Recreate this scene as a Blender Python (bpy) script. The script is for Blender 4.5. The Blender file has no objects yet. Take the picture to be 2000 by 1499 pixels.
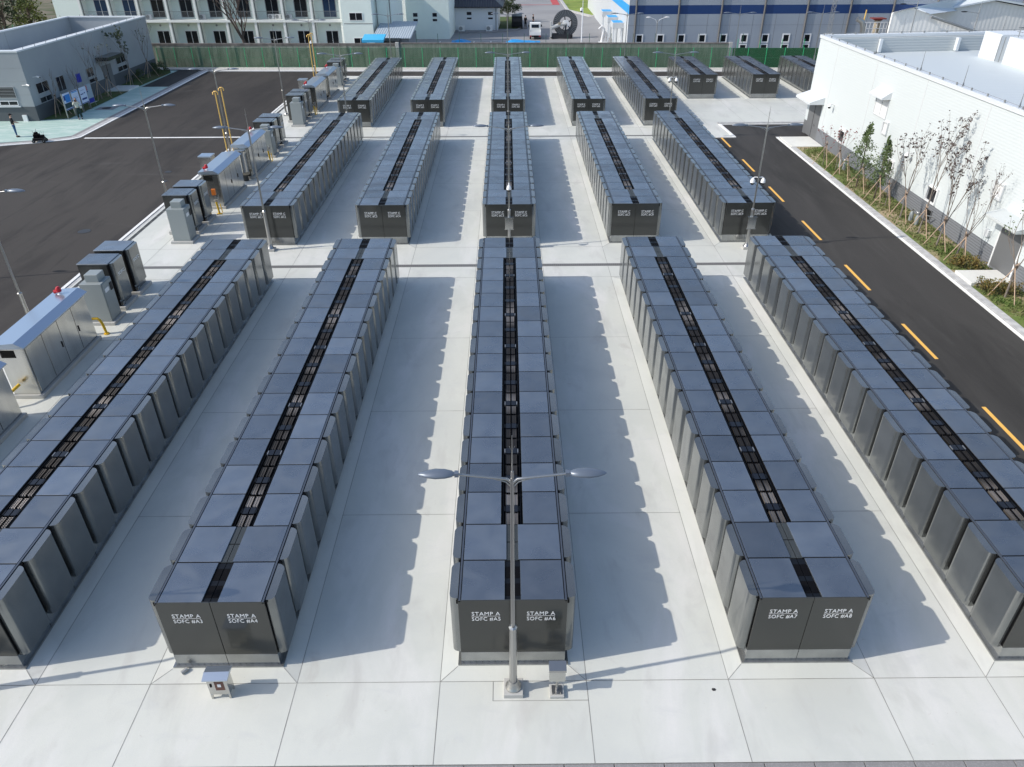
import bpy, bmesh, math, random
from mathutils import Vector, Matrix
PI = math.pi
rnd = random.Random(7)
scene = bpy.context.scene
C = scene.collection

# ------------------------------------------------------------------ camera
PITCH, ROLL, YAW, FPX = 0.5642, -0.0053, -0.0037, 1441.208
rt = Vector((math.cos(YAW), math.sin(YAW), 0)); fh = Vector((-math.sin(YAW), math.cos(YAW), 0)); zz = Vector((0, 0, 1))
fw = fh*math.cos(PITCH) - zz*math.sin(PITCH); up = fh*math.sin(PITCH) + zz*math.cos(PITCH)
rc = rt*math.cos(ROLL) + up*math.sin(ROLL); uc = up*math.cos(ROLL) - rt*math.sin(ROLL)
cam = bpy.data.cameras.new('camera'); cam_o = bpy.data.objects.new('camera', cam); C.objects.link(cam_o)
cam_o.matrix_world = Matrix(((rc.x, uc.x, -fw.x, -0.034), (rc.y, uc.y, -fw.y, -11.574), (rc.z, uc.z, -fw.z, 15.408), (0, 0, 0, 1)))
cam.sensor_width = 36; cam.lens = FPX/2000*36; cam.clip_start = 0.5; cam.clip_end = 1500
scene.camera = cam_o
# ------------------------------------------------------------------ light
world = bpy.data.worlds.new('World'); scene.world = world; world.use_nodes = True
wn = world.node_tree
sky = wn.nodes.new('ShaderNodeTexSky'); sky.sky_type = 'NISHITA'; sky.sun_disc = False
sky.sun_elevation = math.radians(39.5); sky.sun_rotation = math.radians(258.5)
sky.air_density = 1.0; sky.dust_density = 1.4; sky.ozone_density = 1.0
bgn = wn.nodes['Background']; wn.links.new(sky.outputs[0], bgn.inputs[0]); bgn.inputs[1].default_value = 0.15
sun = bpy.data.lights.new('sun', 'SUN'); sun.energy = 2.8; sun.angle = math.radians(0.5); sun.color = (1, 0.94, 0.85)
sun_o = bpy.data.objects.new('sun', sun); C.objects.link(sun_o)
sun_o.rotation_euler = Vector((5.14, 1.0, -4.32)).to_track_quat('-Z', 'Y').to_euler()
sun_o.location = (-30, -10, 40)
scene.view_settings.view_transform = 'Standard'; scene.view_settings.look = 'None'
scene.view_settings.exposure = 0.38; scene.view_settings.gamma = 1
scene.cycles.max_bounces = 6; scene.cycles.caustics_reflective = True; scene.cycles.caustics_refractive = False

# ------------------------------------------------------------------ materials
def mat(name, col, rough=0.6, metal=0.0, col2=None, scale=4.0, mix=0.5, bump=0.0, bscale=None, stretch=(1, 1, 1),
        rnd_amt=0.0, spec=None, alpha=None, detail=4.0, ribs=None, coat=0.0, rvar=0.0, thr=(0.35, 0.65)):
    m = bpy.data.materials.new(name); m.use_nodes = True
    nt = m.node_tree; N = nt.nodes; L = nt.links; b = N['Principled BSDF']
    b.inputs['Base Color'].default_value = (*col, 1); b.inputs['Roughness'].default_value = rough; b.inputs['Metallic'].default_value = metal
    if spec is not None: b.inputs['Specular IOR Level'].default_value = spec
    if coat: b.inputs['Coat Weight'].default_value = coat; b.inputs['Coat Roughness'].default_value = 0.15
    tc = N.new('ShaderNodeTexCoord'); mp = N.new('ShaderNodeMapping'); mp.inputs['Scale'].default_value = stretch
    L.new(tc.outputs['Object'], mp.inputs[0])
    out = None
    if col2 is not None:
        nz = N.new('ShaderNodeTexNoise'); nz.inputs['Scale'].default_value = scale; nz.inputs['Detail'].default_value = detail
        L.new(mp.outputs[0], nz.inputs['Vector'])
        rp = N.new('ShaderNodeMapRange'); rp.inputs[1].default_value = thr[0]; rp.inputs[2].default_value = thr[1]; rp.inputs[4].default_value = mix*2
        L.new(nz.outputs['Fac'], rp.inputs[0])
        mx = N.new('ShaderNodeMix'); mx.data_type = 'RGBA'; mx.inputs[6].default_value = (*col, 1); mx.inputs[7].default_value = (*col2, 1)
        mx.clamp_factor = True
        L.new(rp.outputs[0], mx.inputs[0]); out = mx.outputs[2]
    if rnd_amt:
        oi = N.new('ShaderNodeObjectInfo'); mr = N.new('ShaderNodeMapRange'); mr.inputs[3].default_value = 1-rnd_amt; mr.inputs[4].default_value = 1+rnd_amt
        L.new(oi.outputs['Random'], mr.inputs[0])
        vm = N.new('ShaderNodeMix'); vm.data_type = 'RGBA'; vm.blend_type = 'MULTIPLY'; vm.inputs[0].default_value = 1
        if out: L.new(out, vm.inputs[6])
        else: vm.inputs[6].default_value = (*col, 1)
        cb = N.new('ShaderNodeCombineColor')
        for i in range(3): L.new(mr.outputs[0], cb.inputs[i])
        L.new(cb.outputs[0], vm.inputs[7]); out = vm.outputs[2]
    if rvar:
        nr = N.new('ShaderNodeTexNoise'); nr.inputs['Scale'].default_value = 1.1; nr.inputs['Detail'].default_value = 1.5; nr.inputs['Distortion'].default_value = 1.0
        oi2 = N.new('ShaderNodeObjectInfo'); va = N.new('ShaderNodeVectorMath'); va.operation = 'ADD'; L.new(tc.outputs['Object'], va.inputs[0])
        vs = N.new('ShaderNodeVectorMath'); vs.operation = 'SCALE'; vs.inputs[0].default_value = (37, 19, 11); L.new(oi2.outputs['Random'], vs.inputs[3]); L.new(vs.outputs[0], va.inputs[1])
        L.new(va.outputs[0], nr.inputs['Vector'])
        m3 = N.new('ShaderNodeMapRange'); m3.inputs[1].default_value = .35; m3.inputs[2].default_value = .68; m3.inputs[3].default_value = rough-rvar; m3.inputs[4].default_value = rough+rvar
        L.new(nr.outputs['Fac'], m3.inputs[0]); L.new(m3.outputs[0], b.inputs['Roughness'])
    if out: L.new(out, b.inputs['Base Color'])
    if bump or ribs:
        bp = N.new('ShaderNodeBump'); bp.inputs['Strength'].default_value = 1.0
        if ribs:
            ax, per, dep = ribs
            sx = N.new('ShaderNodeSeparateXYZ'); L.new(tc.outputs['Object'], sx.inputs[0])
            ml = N.new('ShaderNodeMath'); ml.operation = 'MULTIPLY'; ml.inputs[1].default_value = 2*PI/per; L.new(sx.outputs[ax], ml.inputs[0])
            sn = N.new('ShaderNodeMath'); sn.operation = 'SINE'; L.new(ml.outputs[0], sn.inputs[0]); bp.inputs['Distance'].default_value = dep
            L.new(sn.outputs[0], bp.inputs['Height'])
        else:
            n2 = N.new('ShaderNodeTexNoise'); n2.inputs['Scale'].default_value = bscale or scale*6; n2.inputs['Detail'].default_value = 3
            L.new(mp.outputs[0], n2.inputs['Vector']); L.new(n2.outputs['Fac'], bp.inputs['Height']); bp.inputs['Distance'].default_value = bump
        L.new(bp.outputs[0], b.inputs['Normal'])
    if alpha is not None:
        b.inputs['Alpha'].default_value = alpha
    return m

def layered(name, base, blobs, rough=0.8, bump=0.0, bscale=60, spec=0.3):
    """base colour with several noise layers: (colour, scale, lo, hi, amount, stretch)"""
    m = bpy.data.materials.new(name); m.use_nodes = True
    nt = m.node_tree; N = nt.nodes; L = nt.links; b = N['Principled BSDF']
    b.inputs['Roughness'].default_value = rough; b.inputs['Specular IOR Level'].default_value = spec
    tc = N.new('ShaderNodeTexCoord'); cur = None
    for i, (c, sc, lo, hi, am, st) in enumerate(blobs):
        mp = N.new('ShaderNodeMapping'); mp.inputs['Scale'].default_value = st; mp.inputs['Location'].default_value = (i*7.3, i*3.1, 0)
        L.new(tc.outputs['Object'], mp.inputs[0])
        nz = N.new('ShaderNodeTexNoise'); nz.inputs['Scale'].default_value = sc; nz.inputs['Detail'].default_value = 5; nz.inputs['Roughness'].default_value = 0.6
        nz.inputs['Distortion'].default_value = 0.6
        L.new(mp.outputs[0], nz.inputs['Vector'])
        rp = N.new('ShaderNodeMapRange'); rp.inputs[1].default_value = lo; rp.inputs[2].default_value = hi; rp.inputs[4].default_value = am
        L.new(nz.outputs['Fac'], rp.inputs[0])
        mx = N.new('ShaderNodeMix'); mx.data_type = 'RGBA'; mx.inputs[7].default_value = (*c, 1)
        if cur: L.new(cur, mx.inputs[6])
        else: mx.inputs[6].default_value = (*base, 1)
        L.new(rp.outputs[0], mx.inputs[0]); cur = mx.outputs[2]
    L.new(cur, b.inputs['Base Color'])
    if bump:
        bp = N.new('ShaderNodeBump'); bp.inputs['Distance'].default_value = bump
        n2 = N.new('ShaderNodeTexNoise'); n2.inputs['Scale'].default_value = bscale; n2.inputs['Detail'].default_value = 2
        L.new(tc.outputs['Object'], n2.inputs['Vector']); L.new(n2.outputs['Fac'], bp.inputs['Height']); L.new(bp.outputs[0], b.inputs['Normal'])
    return m

S1 = (1, 1, 1)
M = {}
M['concrete'] = layered('concrete', (0.61, 0.62, 0.565), [((0.53, 0.545, 0.505), 0.2, 0.42, 0.66, 0.9, S1), ((0.70, 0.69, 0.66), 0.5, 0.5, 0.7, 0.8, (1, .35, 1)),
    ((0.47, 0.465, 0.43), 1.1, 0.54, 0.74, 0.6, (1, .4, 1)), ((0.44, 0.42, 0.38), 0.7, 0.66, 0.76, 0.5, S1), ((0.50, 0.51, 0.50), 1.6, 0.58, 0.75, 0.35, (.6, 1.2, 1)), ((0.50, 0.47, 0.42), 5, 0.68, 0.74, 0.6, S1), ((0.54, 0.55, 0.545), 25, 0.4, 0.75, 0.25, S1)], rough=0.55, spec=0.5, bump=0.002, bscale=40)
M['concrete2'] = layered('pale concrete', (0.66, 0.66, 0.62), [((0.52, 0.52, 0.50), 0.8, 0.5, 0.75, 0.5, S1), ((0.60, 0.54, 0.44), 0.5, 0.62, 0.8, 0.4, S1)], rough=0.8)
M['asphalt'] = layered('asphalt', (0.052, 0.048, 0.045), [((0.071, 0.066, 0.061), 0.05, 0.4, 0.62, 0.9, (1, .5, 1)), ((0.036, 0.034, 0.033), 0.16, 0.48, 0.68, 0.9, (1.8, .35, 1)), ((0.042, 0.040, 0.039), 0.5, 0.52, 0.7, 0.8, (2.2, .3, 1)),
    ((0.10, 0.095, 0.09), 0.35, 0.6, 0.8, 0.5, (.6, 1.6, 1)), ((0.12, 0.12, 0.12), 30, 0.55, 0.8, 0.35, S1)], rough=0.9, spec=0.12, bump=0.004, bscale=50)
M['road'] = layered('road asphalt', (0.036, 0.034, 0.032), [((0.056, 0.053, 0.050), 0.12, 0.4, 0.62, 0.9, (1.6, .3, 1)), ((0.022, 0.021, 0.020), 0.25, 0.5, 0.7, 0.8, (1.8, .25, 1)), ((0.062, 0.060, 0.057), 0.6, 0.56, 0.72, 0.6, (2, .3, 1)),
    ((0.10, 0.10, 0.10), 30, 0.6, 0.8, 0.35, S1)], rough=0.8, bump=0.003)
M['lot'] = layered('old asphalt', (0.27, 0.27, 0.275), [((0.20, 0.20, 0.21), 0.08, 0.45, 0.7, 0.8, S1), ((0.33, 0.33, 0.33), 0.25, 0.55, 0.8, 0.5, S1)], rough=0.9)
M['earth'] = layered('dry earth', (0.16, 0.14, 0.10), [((0.06, 0.08, 0.03), 0.15, 0.45, 0.6, 0.9, S1), ((0.25, 0.21, 0.15), 0.6, 0.55, 0.75, 0.6, S1)], rough=0.95)
M['bed'] = layered('planting bed soil', (0.34, 0.27, 0.17), [((0.10, 0.15, 0.03), 0.5, 0.44, 0.54, 0.95, (1, .5, 1)), ((0.20, 0.17, 0.09), 2.5, 0.5, 0.65, 0.7, S1), ((0.45, 0.38, 0.27), 1.2, 0.6, 0.7, 0.6, S1)], rough=0.95, bump=0.03, bscale=8)
M['lawn'] = layered('lawn', (0.20, 0.26, 0.05), [((0.10, 0.16, 0.03), 0.2, 0.45, 0.65, 0.8, S1), ((0.28, 0.30, 0.08), 0.6, 0.5, 0.7, 0.6, S1)], rough=0.95)
M['darkgrass'] = layered('shaded lawn', (0.075, 0.11, 0.035), [((0.14, 0.11, 0.06), 0.5, 0.5, 0.65, 0.7, S1)], rough=0.95)
M['paver'] = layered('green pavers', (0.36, 0.50, 0.45), [((0.55, 0.63, 0.59), 1.3, 0.45, 0.65, 0.8, (.5, 2, 1)), ((0.30, 0.45, 0.42), 2.5, 0.55, 0.75, 0.6, (2, .6, 1))], rough=0.85)
M['granite'] = layered('granite paver', (0.24, 0.235, 0.235), [((0.36, 0.35, 0.35), 30, 0.5, 0.7, 0.7, S1), ((0.18, 0.18, 0.18), 2, 0.5, 0.7, 0.5, S1)], rough=0.8)
M['gravel'] = layered('gravel', (0.55, 0.54, 0.51), [((0.32, 0.31, 0.29), 6, 0.5, 0.65, 0.9, S1), ((0.7, 0.69, 0.66), 12, 0.55, 0.7, 0.8, S1)], rough=0.9, bump=0.03, bscale=12)
M['whiteline'] = layered('white road paint', (0.78, 0.78, 0.76), [((0.5, 0.5, 0.48), 3, 0.55, 0.8, 0.5, S1)], rough=0.7)
M['yellowline'] = layered('yellow road paint', (0.85, 0.48, 0.11), [((0.55, 0.32, 0.1), 3, 0.55, 0.8, 0.5, S1)], rough=0.7)
M['redline'] = mat('red road paint', (0.45, 0.07, 0.07), 0.8)
M['kerb'] = mat('kerb granite', (0.5, 0.5, 0.49), 0.8, col2=(0.36, 0.36, 0.36), scale=3)
M['joint'] = mat('joint filler', (0.30, 0.30, 0.28), 0.9, col2=(0.17, 0.165, 0.15), scale=1.5)
M['stain'] = mat('dark stain', (0.03, 0.03, 0.03), 0.5)
M['grate'] = mat('drain grate', (0.07, 0.07, 0.065), 0.6, 0.5)
M['grate2'] = mat('drain frame', (0.22, 0.22, 0.21), 0.6, 0.4)
M['roof'] = mat('blue grey coated steel', (0.265, 0.29, 0.318), 0.33, 0.8, col2=(0.215, 0.24, 0.27), scale=0.9, mix=0.5, rnd_amt=0.2, rvar=0.09)
M['door'] = mat('grey coated steel door', (0.25, 0.26, 0.255), 0.20, 0.75, col2=(0.205, 0.215, 0.215), scale=1.2, mix=0.5, rnd_amt=0.12, rvar=0.07, bump=0.006, bscale=0.9)
M['endp'] = mat('dark grey coated steel', (0.062, 0.064, 0.060), 0.14, 0.35, rnd_amt=0.05)
M['skirt'] = mat('silver steel skirt', (0.38, 0.39, 0.385), 0.2, 0.75, col2=(0.28, 0.29, 0.29), scale=1.5)
M['black'] = mat('black interior', (0.004, 0.004, 0.005), 0.7, spec=0.08)
M['black2'] = mat('gloss black grille', (0.006, 0.007, 0.009), 0.4, spec=0.25)
M['navy'] = mat('dark vent plate', (0.010, 0.012, 0.018), 0.4, 0.2)
M['vent2'] = mat('grey vent grille', (0.10, 0.11, 0.11), 0.45, 0.5)
M['slat'] = mat('steel louvre', (0.05, 0.045, 0.04), 0.35, 0.6, col2=(0.30, 0.27, 0.24), scale=0.45, mix=0.5, detail=1, thr=(.5, .68))  # lighter noise patches put sun glints on the slats into the colour
M['lever'] = mat('latch steel', (0.30, 0.31, 0.32), 0.4, 0.6)
M['trim'] = mat('edge trim', (0.10, 0.115, 0.14), 0.35, 0.5)
M['white'] = mat('white lettering', (0.85, 0.86, 0.86), 0.6)
M['steel'] = mat('stainless steel', (0.56, 0.56, 0.54), 0.2, 0.95, col2=(0.44, 0.44, 0.43), scale=2.0, stretch=(1, 1, .15), mix=0.4)
M['steel2'] = mat('brushed steel roof', (0.46, 0.53, 0.62), 0.3, 0.8)
M['galv'] = mat('galvanised pole', (0.40, 0.40, 0.39), 0.3, 0.9)
M['greybox'] = mat('grey painted steel', (0.27, 0.30, 0.30), 0.45, 0.1)
M['lamp'] = mat('lamp shell', (0.15, 0.18, 0.225), 0.35, 0.3)
M['lens'] = mat('lamp glass', (0.6, 0.62, 0.62), 0.15)
M['plastic'] = mat('white plastic', (0.8, 0.8, 0.8), 0.4)
M['glassblk'] = mat('dark dome', (0.01, 0.01, 0.012), 0.1)
M['yellow'] = mat('yellow gas pipe', (0.72, 0.45, 0.02), 0.45)
M['paleyellow'] = mat('yellow vent pipe', (0.70, 0.45, 0.12), 0.5)
M['orange'] = mat('orange box', (0.75, 0.2, 0.03), 0.5)
M['red'] = mat('red beacon', (0.45, 0.01, 0.02), 0.35)
M['plinth'] = mat('plinth concrete', (0.44, 0.44, 0.42), 0.85, col2=(0.42, 0.42, 0.40), scale=2)
M['wallL'] = mat('blue grey panel wall', (0.33, 0.355, 0.37), 0.6, col2=(0.30, 0.325, 0.345), scale=0.4, rnd_amt=0)
M['coping'] = mat('white coping', (0.68, 0.71, 0.73), 0.45, 0.1)
M['bandL'] = mat('dark wall base', (0.085, 0.095, 0.105), 0.7)
M['wallR'] = mat('white ribbed wall', (0.60, 0.645, 0.65), 0.5, ribs=(2, 0.16, 0.0013))
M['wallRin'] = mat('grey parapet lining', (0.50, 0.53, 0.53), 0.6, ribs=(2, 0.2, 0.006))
M['roofR'] = mat('pale ribbed roof', (0.52, 0.57, 0.59), 0.6, ribs=(1, 0.5, 0.012))
M['bandR'] = mat('grey ribbed wall base', (0.17, 0.18, 0.195), 0.7, ribs=(2, 0.14, 0.006))
M['seam'] = mat('wall seam', (0.60, 0.62, 0.63), 0.6)
M['doorD'] = mat('grey steel door', (0.14, 0.145, 0.15), 0.5)
M['win'] = mat('dark window glass', (0.012, 0.014, 0.018), 0.12)
M['winb'] = mat('blue window glass', (0.02, 0.05, 0.11), 0.12)
M['winf'] = mat('white window frame', (0.75, 0.76, 0.76), 0.5)
M['winf2'] = mat('grey window frame', (0.35, 0.37, 0.38), 0.5)
M['apt'] = layered('painted apartment wall', (0.78, 0.86, 0.80), [((0.70, 0.78, 0.73), 0.5, 0.45, 0.75, 0.6, S1)], rough=0.8)
M['aptg'] = mat('grey painted wall', (0.46, 0.51, 0.50), 0.8)
M['slab'] = mat('white slab edge', (0.82, 0.84, 0.80), 0.7)
M['rail'] = mat('steel railing', (0.30, 0.31, 0.31), 0.5, 0.5)
M['cwall'] = layered('weathered concrete wall', (0.34, 0.35, 0.29), [((0.16, 0.19, 0.14), 1.0, 0.4, 0.65, 0.8, (1.5, 1, .35)), ((0.05, 0.06, 0.05), 1.6, 0.55, 0.72, 0.8, (2, 1, .18)), ((0.40, 0.40, 0.35), 1.1, 0.58, 0.75, 0.7, (2, 1, .2))], rough=0.9)
M['cwall2'] = layered('mossy concrete wall', (0.24, 0.26, 0.215), [((0.13, 0.17, 0.13), 1.6, 0.4, 0.65, 0.8, (2, 1, .35)), ((0.40, 0.42, 0.37), 2.2, 0.56, 0.72, 0.9, (2.5, 1, .12)), ((0.04, 0.05, 0.04), 1.9, 0.58, 0.75, 0.8, (2, 1, .12))], rough=0.9)
M['cap'] = mat('wall cap', (0.20, 0.18, 0.165), 0.9, col2=(0.12, 0.11, 0.10), scale=1.5)
M['green'] = mat('green fence post', (0.03, 0.40, 0.17), 0.45)
M['greend'] = mat('dark green rail', (0.03, 0.16, 0.08), 0.6)
M['mesh'] = mat('green wire mesh', (0.02, 0.13, 0.06), 0.6, alpha=0.24)
M['mesh2'] = mat('dense green screen', (0.015, 0.10, 0.03), 0.8, alpha=0.93, col2=(0.05, 0.10, 0.05), scale=2)
M['bluew'] = mat('grey metal siding', (0.33, 0.37, 0.42), 0.55, 0.1, ribs=(0, 0.3, 0.001), col2=(0.29, 0.33, 0.39), scale=0.25)
M['bluel'] = mat('light metal siding', (0.55, 0.58, 0.60), 0.5)
M['navyb'] = mat('dark blue stripe', (0.008, 0.040, 0.15), 0.5)
M['skyb'] = mat('bright blue stripe', (0.02, 0.32, 0.70), 0.5)
M['pipe'] = mat('brown grey pipe', (0.15, 0.145, 0.14), 0.6)
M['hroof'] = mat('dark roof sheet', (0.035, 0.035, 0.042), 0.5, ribs=(0, 0.4, 0.03))
M['shed'] = mat('grey shed sheet', (0.20, 0.22, 0.24), 0.6)
M['shedr'] = mat('shed roof sheet', (0.36, 0.42, 0.48), 0.5, ribs=(0, 0.3, 0.02))
M['tarp'] = mat('blue tarpaulin', (0.01, 0.33, 0.72), 0.5, col2=(0.01, 0.22, 0.55), scale=1.5)
M['tarp2'] = mat('cyan canopy', (0.06, 0.45, 0.75), 0.5)
M['bark'] = mat('bark', (0.10, 0.075, 0.06), 0.9)
M['bark2'] = mat('pale bark', (0.20, 0.17, 0.145), 0.9)
M['stake'] = mat('wooden stake', (0.50, 0.36, 0.26), 0.8)
M['leafg'] = mat('green leaves', (0.09, 0.14, 0.045), 0.7, col2=(0.10, 0.14, 0.045), scale=1.4)
M['leafd'] = mat('dark green leaves', (0.03, 0.055, 0.02), 0.7, col2=(0.07, 0.09, 0.03), scale=0.8)
M['leafy'] = mat('yellow green leaves', (0.14, 0.15, 0.03), 0.7, col2=(0.06, 0.09, 0.02), scale=0.8)
M['leafb'] = mat('withered leaves', (0.085, 0.06, 0.055), 0.8)
M['leafr'] = mat('red leaves', (0.20, 0.035, 0.03), 0.8)
M['shrub'] = mat('shrub leaves', (0.20, 0.13, 0.03), 0.8, col2=(0.07, 0.10, 0.03), scale=3)
M['grass'] = mat('grass blades', (0.10, 0.16, 0.035), 0.85, col2=(0.20, 0.19, 0.08), scale=0.8)
M['skin'] = mat('skin', (0.50, 0.30, 0.22), 0.6)
M['cblack'] = mat('black cloth', (0.012, 0.012, 0.014), 0.9)
M['jeans'] = mat('blue denim', (0.03, 0.09, 0.19), 0.9)
M['jacket'] = mat('white grey jacket', (0.55, 0.57, 0.52), 0.9, col2=(0.38, 0.40, 0.36), scale=8)
M['darkgreen'] = mat('dark green cloth', (0.012, 0.03, 0.03), 0.9)
M['hair'] = mat('black hair', (0.012, 0.009, 0.01), 0.6)
M['boardw'] = mat('white board face', (0.62, 0.70, 0.85), 0.5)
M['boardb'] = mat('blue board print', (0.03, 0.22, 0.60), 0.5)
M['boardn'] = mat('navy board print', (0.01, 0.04, 0.20), 0.5)
M['boardg'] = mat('dark green print', (0.015, 0.05, 0.06), 0.5)
M['greyb'] = mat('grey banner cloth', (0.32, 0.40, 0.46), 0.6)
M['redb'] = mat('red print', (0.45, 0.02, 0.04), 0.6)
M['bannerb'] = mat('blue banner cloth', (0.01, 0.02, 0.30), 0.6)
M['tyre'] = mat('tyre rubber', (0.02, 0.02, 0.02), 0.8)
M['truckw'] = mat('white truck paint', (0.80, 0.80, 0.78), 0.35)
M['truckg'] = mat('grey truck bed', (0.22, 0.25, 0.26), 0.6)
M['reel'] = mat('dark reel', (0.025, 0.025, 0.03), 0.6)
M['reelw'] = mat('machine grey white', (0.50, 0.50, 0.48), 0.5)
M['hose'] = mat('hose coils', (0.16, 0.17, 0.18), 0.5)
M['farwall'] = mat('far grey wall', (0.78, 0.78, 0.76), 0.7, ribs=(0, 0.5, 0.006))
M['farroof'] = mat('far pale roof', (0.66, 0.72, 0.76), 0.5)
M['rust'] = mat('rust red duct', (0.20, 0.03, 0.02), 0.7)
M['tan'] = mat('tan paint', (0.35, 0.30, 0.22), 0.7)

# ------------------------------------------------------------------ mesh building
class MB:
    def __init__(s, X=None): s.v = []; s.f = []; s.m = []; s.sm = []; s.X = X
    def _a(s, pts, faces, m, smooth=False):
        o = len(s.v)
        s.v += [tuple(s.X @ Vector(p)) if s.X else tuple(p) for p in pts]
        for f in faces: s.f.append([o+i for i in f]); s.m.append(m); s.sm.append(smooth)
    def box(s, x0, x1, y0, y1, z0, z1, m=0):
        p = [(x0, y0, z0), (x1, y0, z0), (x1, y1, z0), (x0, y1, z0), (x0, y0, z1), (x1, y0, z1), (x1, y1, z1), (x0, y1, z1)]
        s._a(p, [(0, 3, 2, 1), (4, 5, 6, 7), (0, 1, 5, 4), (1, 2, 6, 5), (2, 3, 7, 6), (3, 0, 4, 7)], m); return s
    def poly(s, pts, m=0): s._a(pts, [tuple(range(len(pts)))], m); return s
    def prism(s, poly, z0, z1, m=0, smooth=False):
        a = sum(poly[i][0]*poly[(i+1) % len(poly)][1]-poly[(i+1) % len(poly)][0]*poly[i][1] for i in range(len(poly)))
        if a < 0: poly = poly[::-1]
        n = len(poly); p = [(x, y, z0) for x, y in poly]+[(x, y, z1) for x, y in poly]
        s._a(p, [tuple(range(n-1, -1, -1)), tuple(range(n, 2*n))], m)
        s._a(p, [(i, (i+1) % n, n+(i+1) % n, n+i) for i in range(n)], m, smooth); return s
    def xprism(s, poly, x0, x1, m=0):   # polygon in (y, z), extruded along x
        n = len(poly); p = [(x0, y, z) for y, z in poly]+[(x1, y, z) for y, z in poly]
        s._a(p, [tuple(range(n)), tuple(range(2*n-1, n-1, -1))]+[(i, n+i, n+(i+1) % n, (i+1) % n) for i in range(n)], m); return s
    def yprism(s, poly, y0, y1, m=0):   # polygon in (x, z), extruded along y
        n = len(poly); p = [(x, y0, z) for x, z in poly]+[(x, y1, z) for x, z in poly]
        s._a(p, [tuple(range(n)), tuple(range(2*n-1, n-1, -1))]+[(i, n+i, n+(i+1) % n, (i+1) % n) for i in range(n)], m); return s
    def path(s, pts, rad, n=8, m=0, smooth=True):
        pts = [Vector(p) for p in pts]
        if not isinstance(rad, (list, tuple)): rad = [rad]*len(pts)
        rings = []
        for i, p in enumerate(pts):
            d = (pts[min(i+1, len(pts)-1)]-pts[max(i-1, 0)]).normalized()
            a = Vector((0, 0, 1)) if abs(d.z) < 0.9 else Vector((1, 0, 0))
            u = d.cross(a).normalized(); w = u.cross(d)
            rings += [p+(u*math.cos(t*2*PI/n)+w*math.sin(t*2*PI/n))*rad[i] for t in range(n)]
        k = len(pts)
        s._a(rings, [(i*n+j, i*n+(j+1) % n, (i+1)*n+(j+1) % n, (i+1)*n+j) for i in range(k-1) for j in range(n)], m, smooth)
        s._a(rings, [tuple(range(n-1, -1, -1)), tuple(range((k-1)*n, k*n))], m); return s
    def lathe(s, prof, n=16, c=(0, 0, 0), m=0, smooth=True):
        return s.path_rings([(c[0], c[1], c[2]+z) for r, z in prof], [max(r, 1e-4) for r, z in prof], n, m, smooth)
    def path_rings(s, pts, rad, n, m, smooth):
        r = [(p[0]+rad[i]*math.cos(t*2*PI/n), p[1]+rad[i]*math.sin(t*2*PI/n), p[2]) for i, p in enumerate(pts) for t in range(n)]
        k = len(pts)
        s._a(r, [(i*n+j, i*n+(j+1) % n, (i+1)*n+(j+1) % n, (i+1)*n+j) for i in range(k-1) for j in range(n)], m, smooth)
        s._a(r, [tuple(range(n-1, -1, -1)), tuple(range((k-1)*n, k*n))], m); return s
    def ell(s, c, r, n=12, k=8, m=0, zmin=-1, zmax=1):
        pts = []; 
        for i in range(k+1):
            z = zmin+(zmax-zmin)*i/k; a = math.asin(max(-1, min(1, z)))
            if zmin == -1 and zmax == 1: a = -PI/2+PI*i/k; z = math.sin(a)
            q = max(math.cos(a), 1e-3)
            pts += [(c[0]+r[0]*q*math.cos(t*2*PI/n), c[1]+r[1]*q*math.sin(t*2*PI/n), c[2]+r[2]*z) for t in range(n)]
        s._a(pts, [(i*n+j, i*n+(j+1) % n, (i+1)*n+(j+1) % n, (i+1)*n+j) for i in range(k) for j in range(n)], m, True)
        s._a(pts, [tuple(range(n-1, -1, -1)), tuple(range(k*n, (k+1)*n))], m); return s
    def mesh(s, name, mats, bevel=0, fix=False):
        me = bpy.data.meshes.new(name); me.from_pydata(s.v, [], s.f)
        if not isinstance(mats, (list, tuple)): mats = [mats]
        for x in mats: me.materials.append(M[x] if isinstance(x, str) else x)
        for p, mi, sm in zip(me.polygons, s.m, s.sm): p.material_index = mi; p.use_smooth = sm
        if bevel or fix:
            bm = bmesh.new(); bm.from_mesh(me)
            if fix: bmesh.ops.recalc_face_normals(bm, faces=bm.faces)
            if bevel: bmesh.ops.bevel(bm, geom=list(bm.edges), offset=bevel, segments=1, affect='EDGES', clamp_overlap=True)
            bm.to_mesh(me); bm.free()
        me.update(); return me
    def build(s, name, mats, parent=None, bevel=0, loc=None, fix=False):
        return link(name, s.mesh(name, mats, bevel, fix), parent, loc)

def link(name, data, parent=None, loc=None, rz=None):
    o = bpy.data.objects.new(name, data); C.objects.link(o)
    if parent: o.parent = parent
    if loc: o.location = loc
    if rz is not None: o.rotation_euler = (0, 0, rz)
    return o
def tag(o, label, cat, group=None, kind=None):
    if label: o['label'] = label
    if cat: o['category'] = cat
    if group: o['group'] = group
    if kind: o['kind'] = kind
    return o
def thing(name, label, cat, loc=(0, 0, 0), rz=0, group=None):
    o = bpy.data.objects.new(name, None); C.objects.link(o); o.location = loc; o.rotation_euler = (0, 0, rz); o.empty_display_size = 0.3
    return tag(o, label, cat, group)
def struct(name, mb, m, **k): return tag(mb.build(name, m, **k), None, None, kind='structure')
def copy_tree(o, label=None, loc=None, rz=None, parent=None):
    c = o.copy(); C.objects.link(c)
    if parent: c.parent = parent
    if label: c['label'] = label
    if loc: c.location = loc
    if rz is not None: c.rotation_euler = (0, 0, rz)
    for ch in list(o.children): copy_tree(ch, parent=c)
    return c
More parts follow.
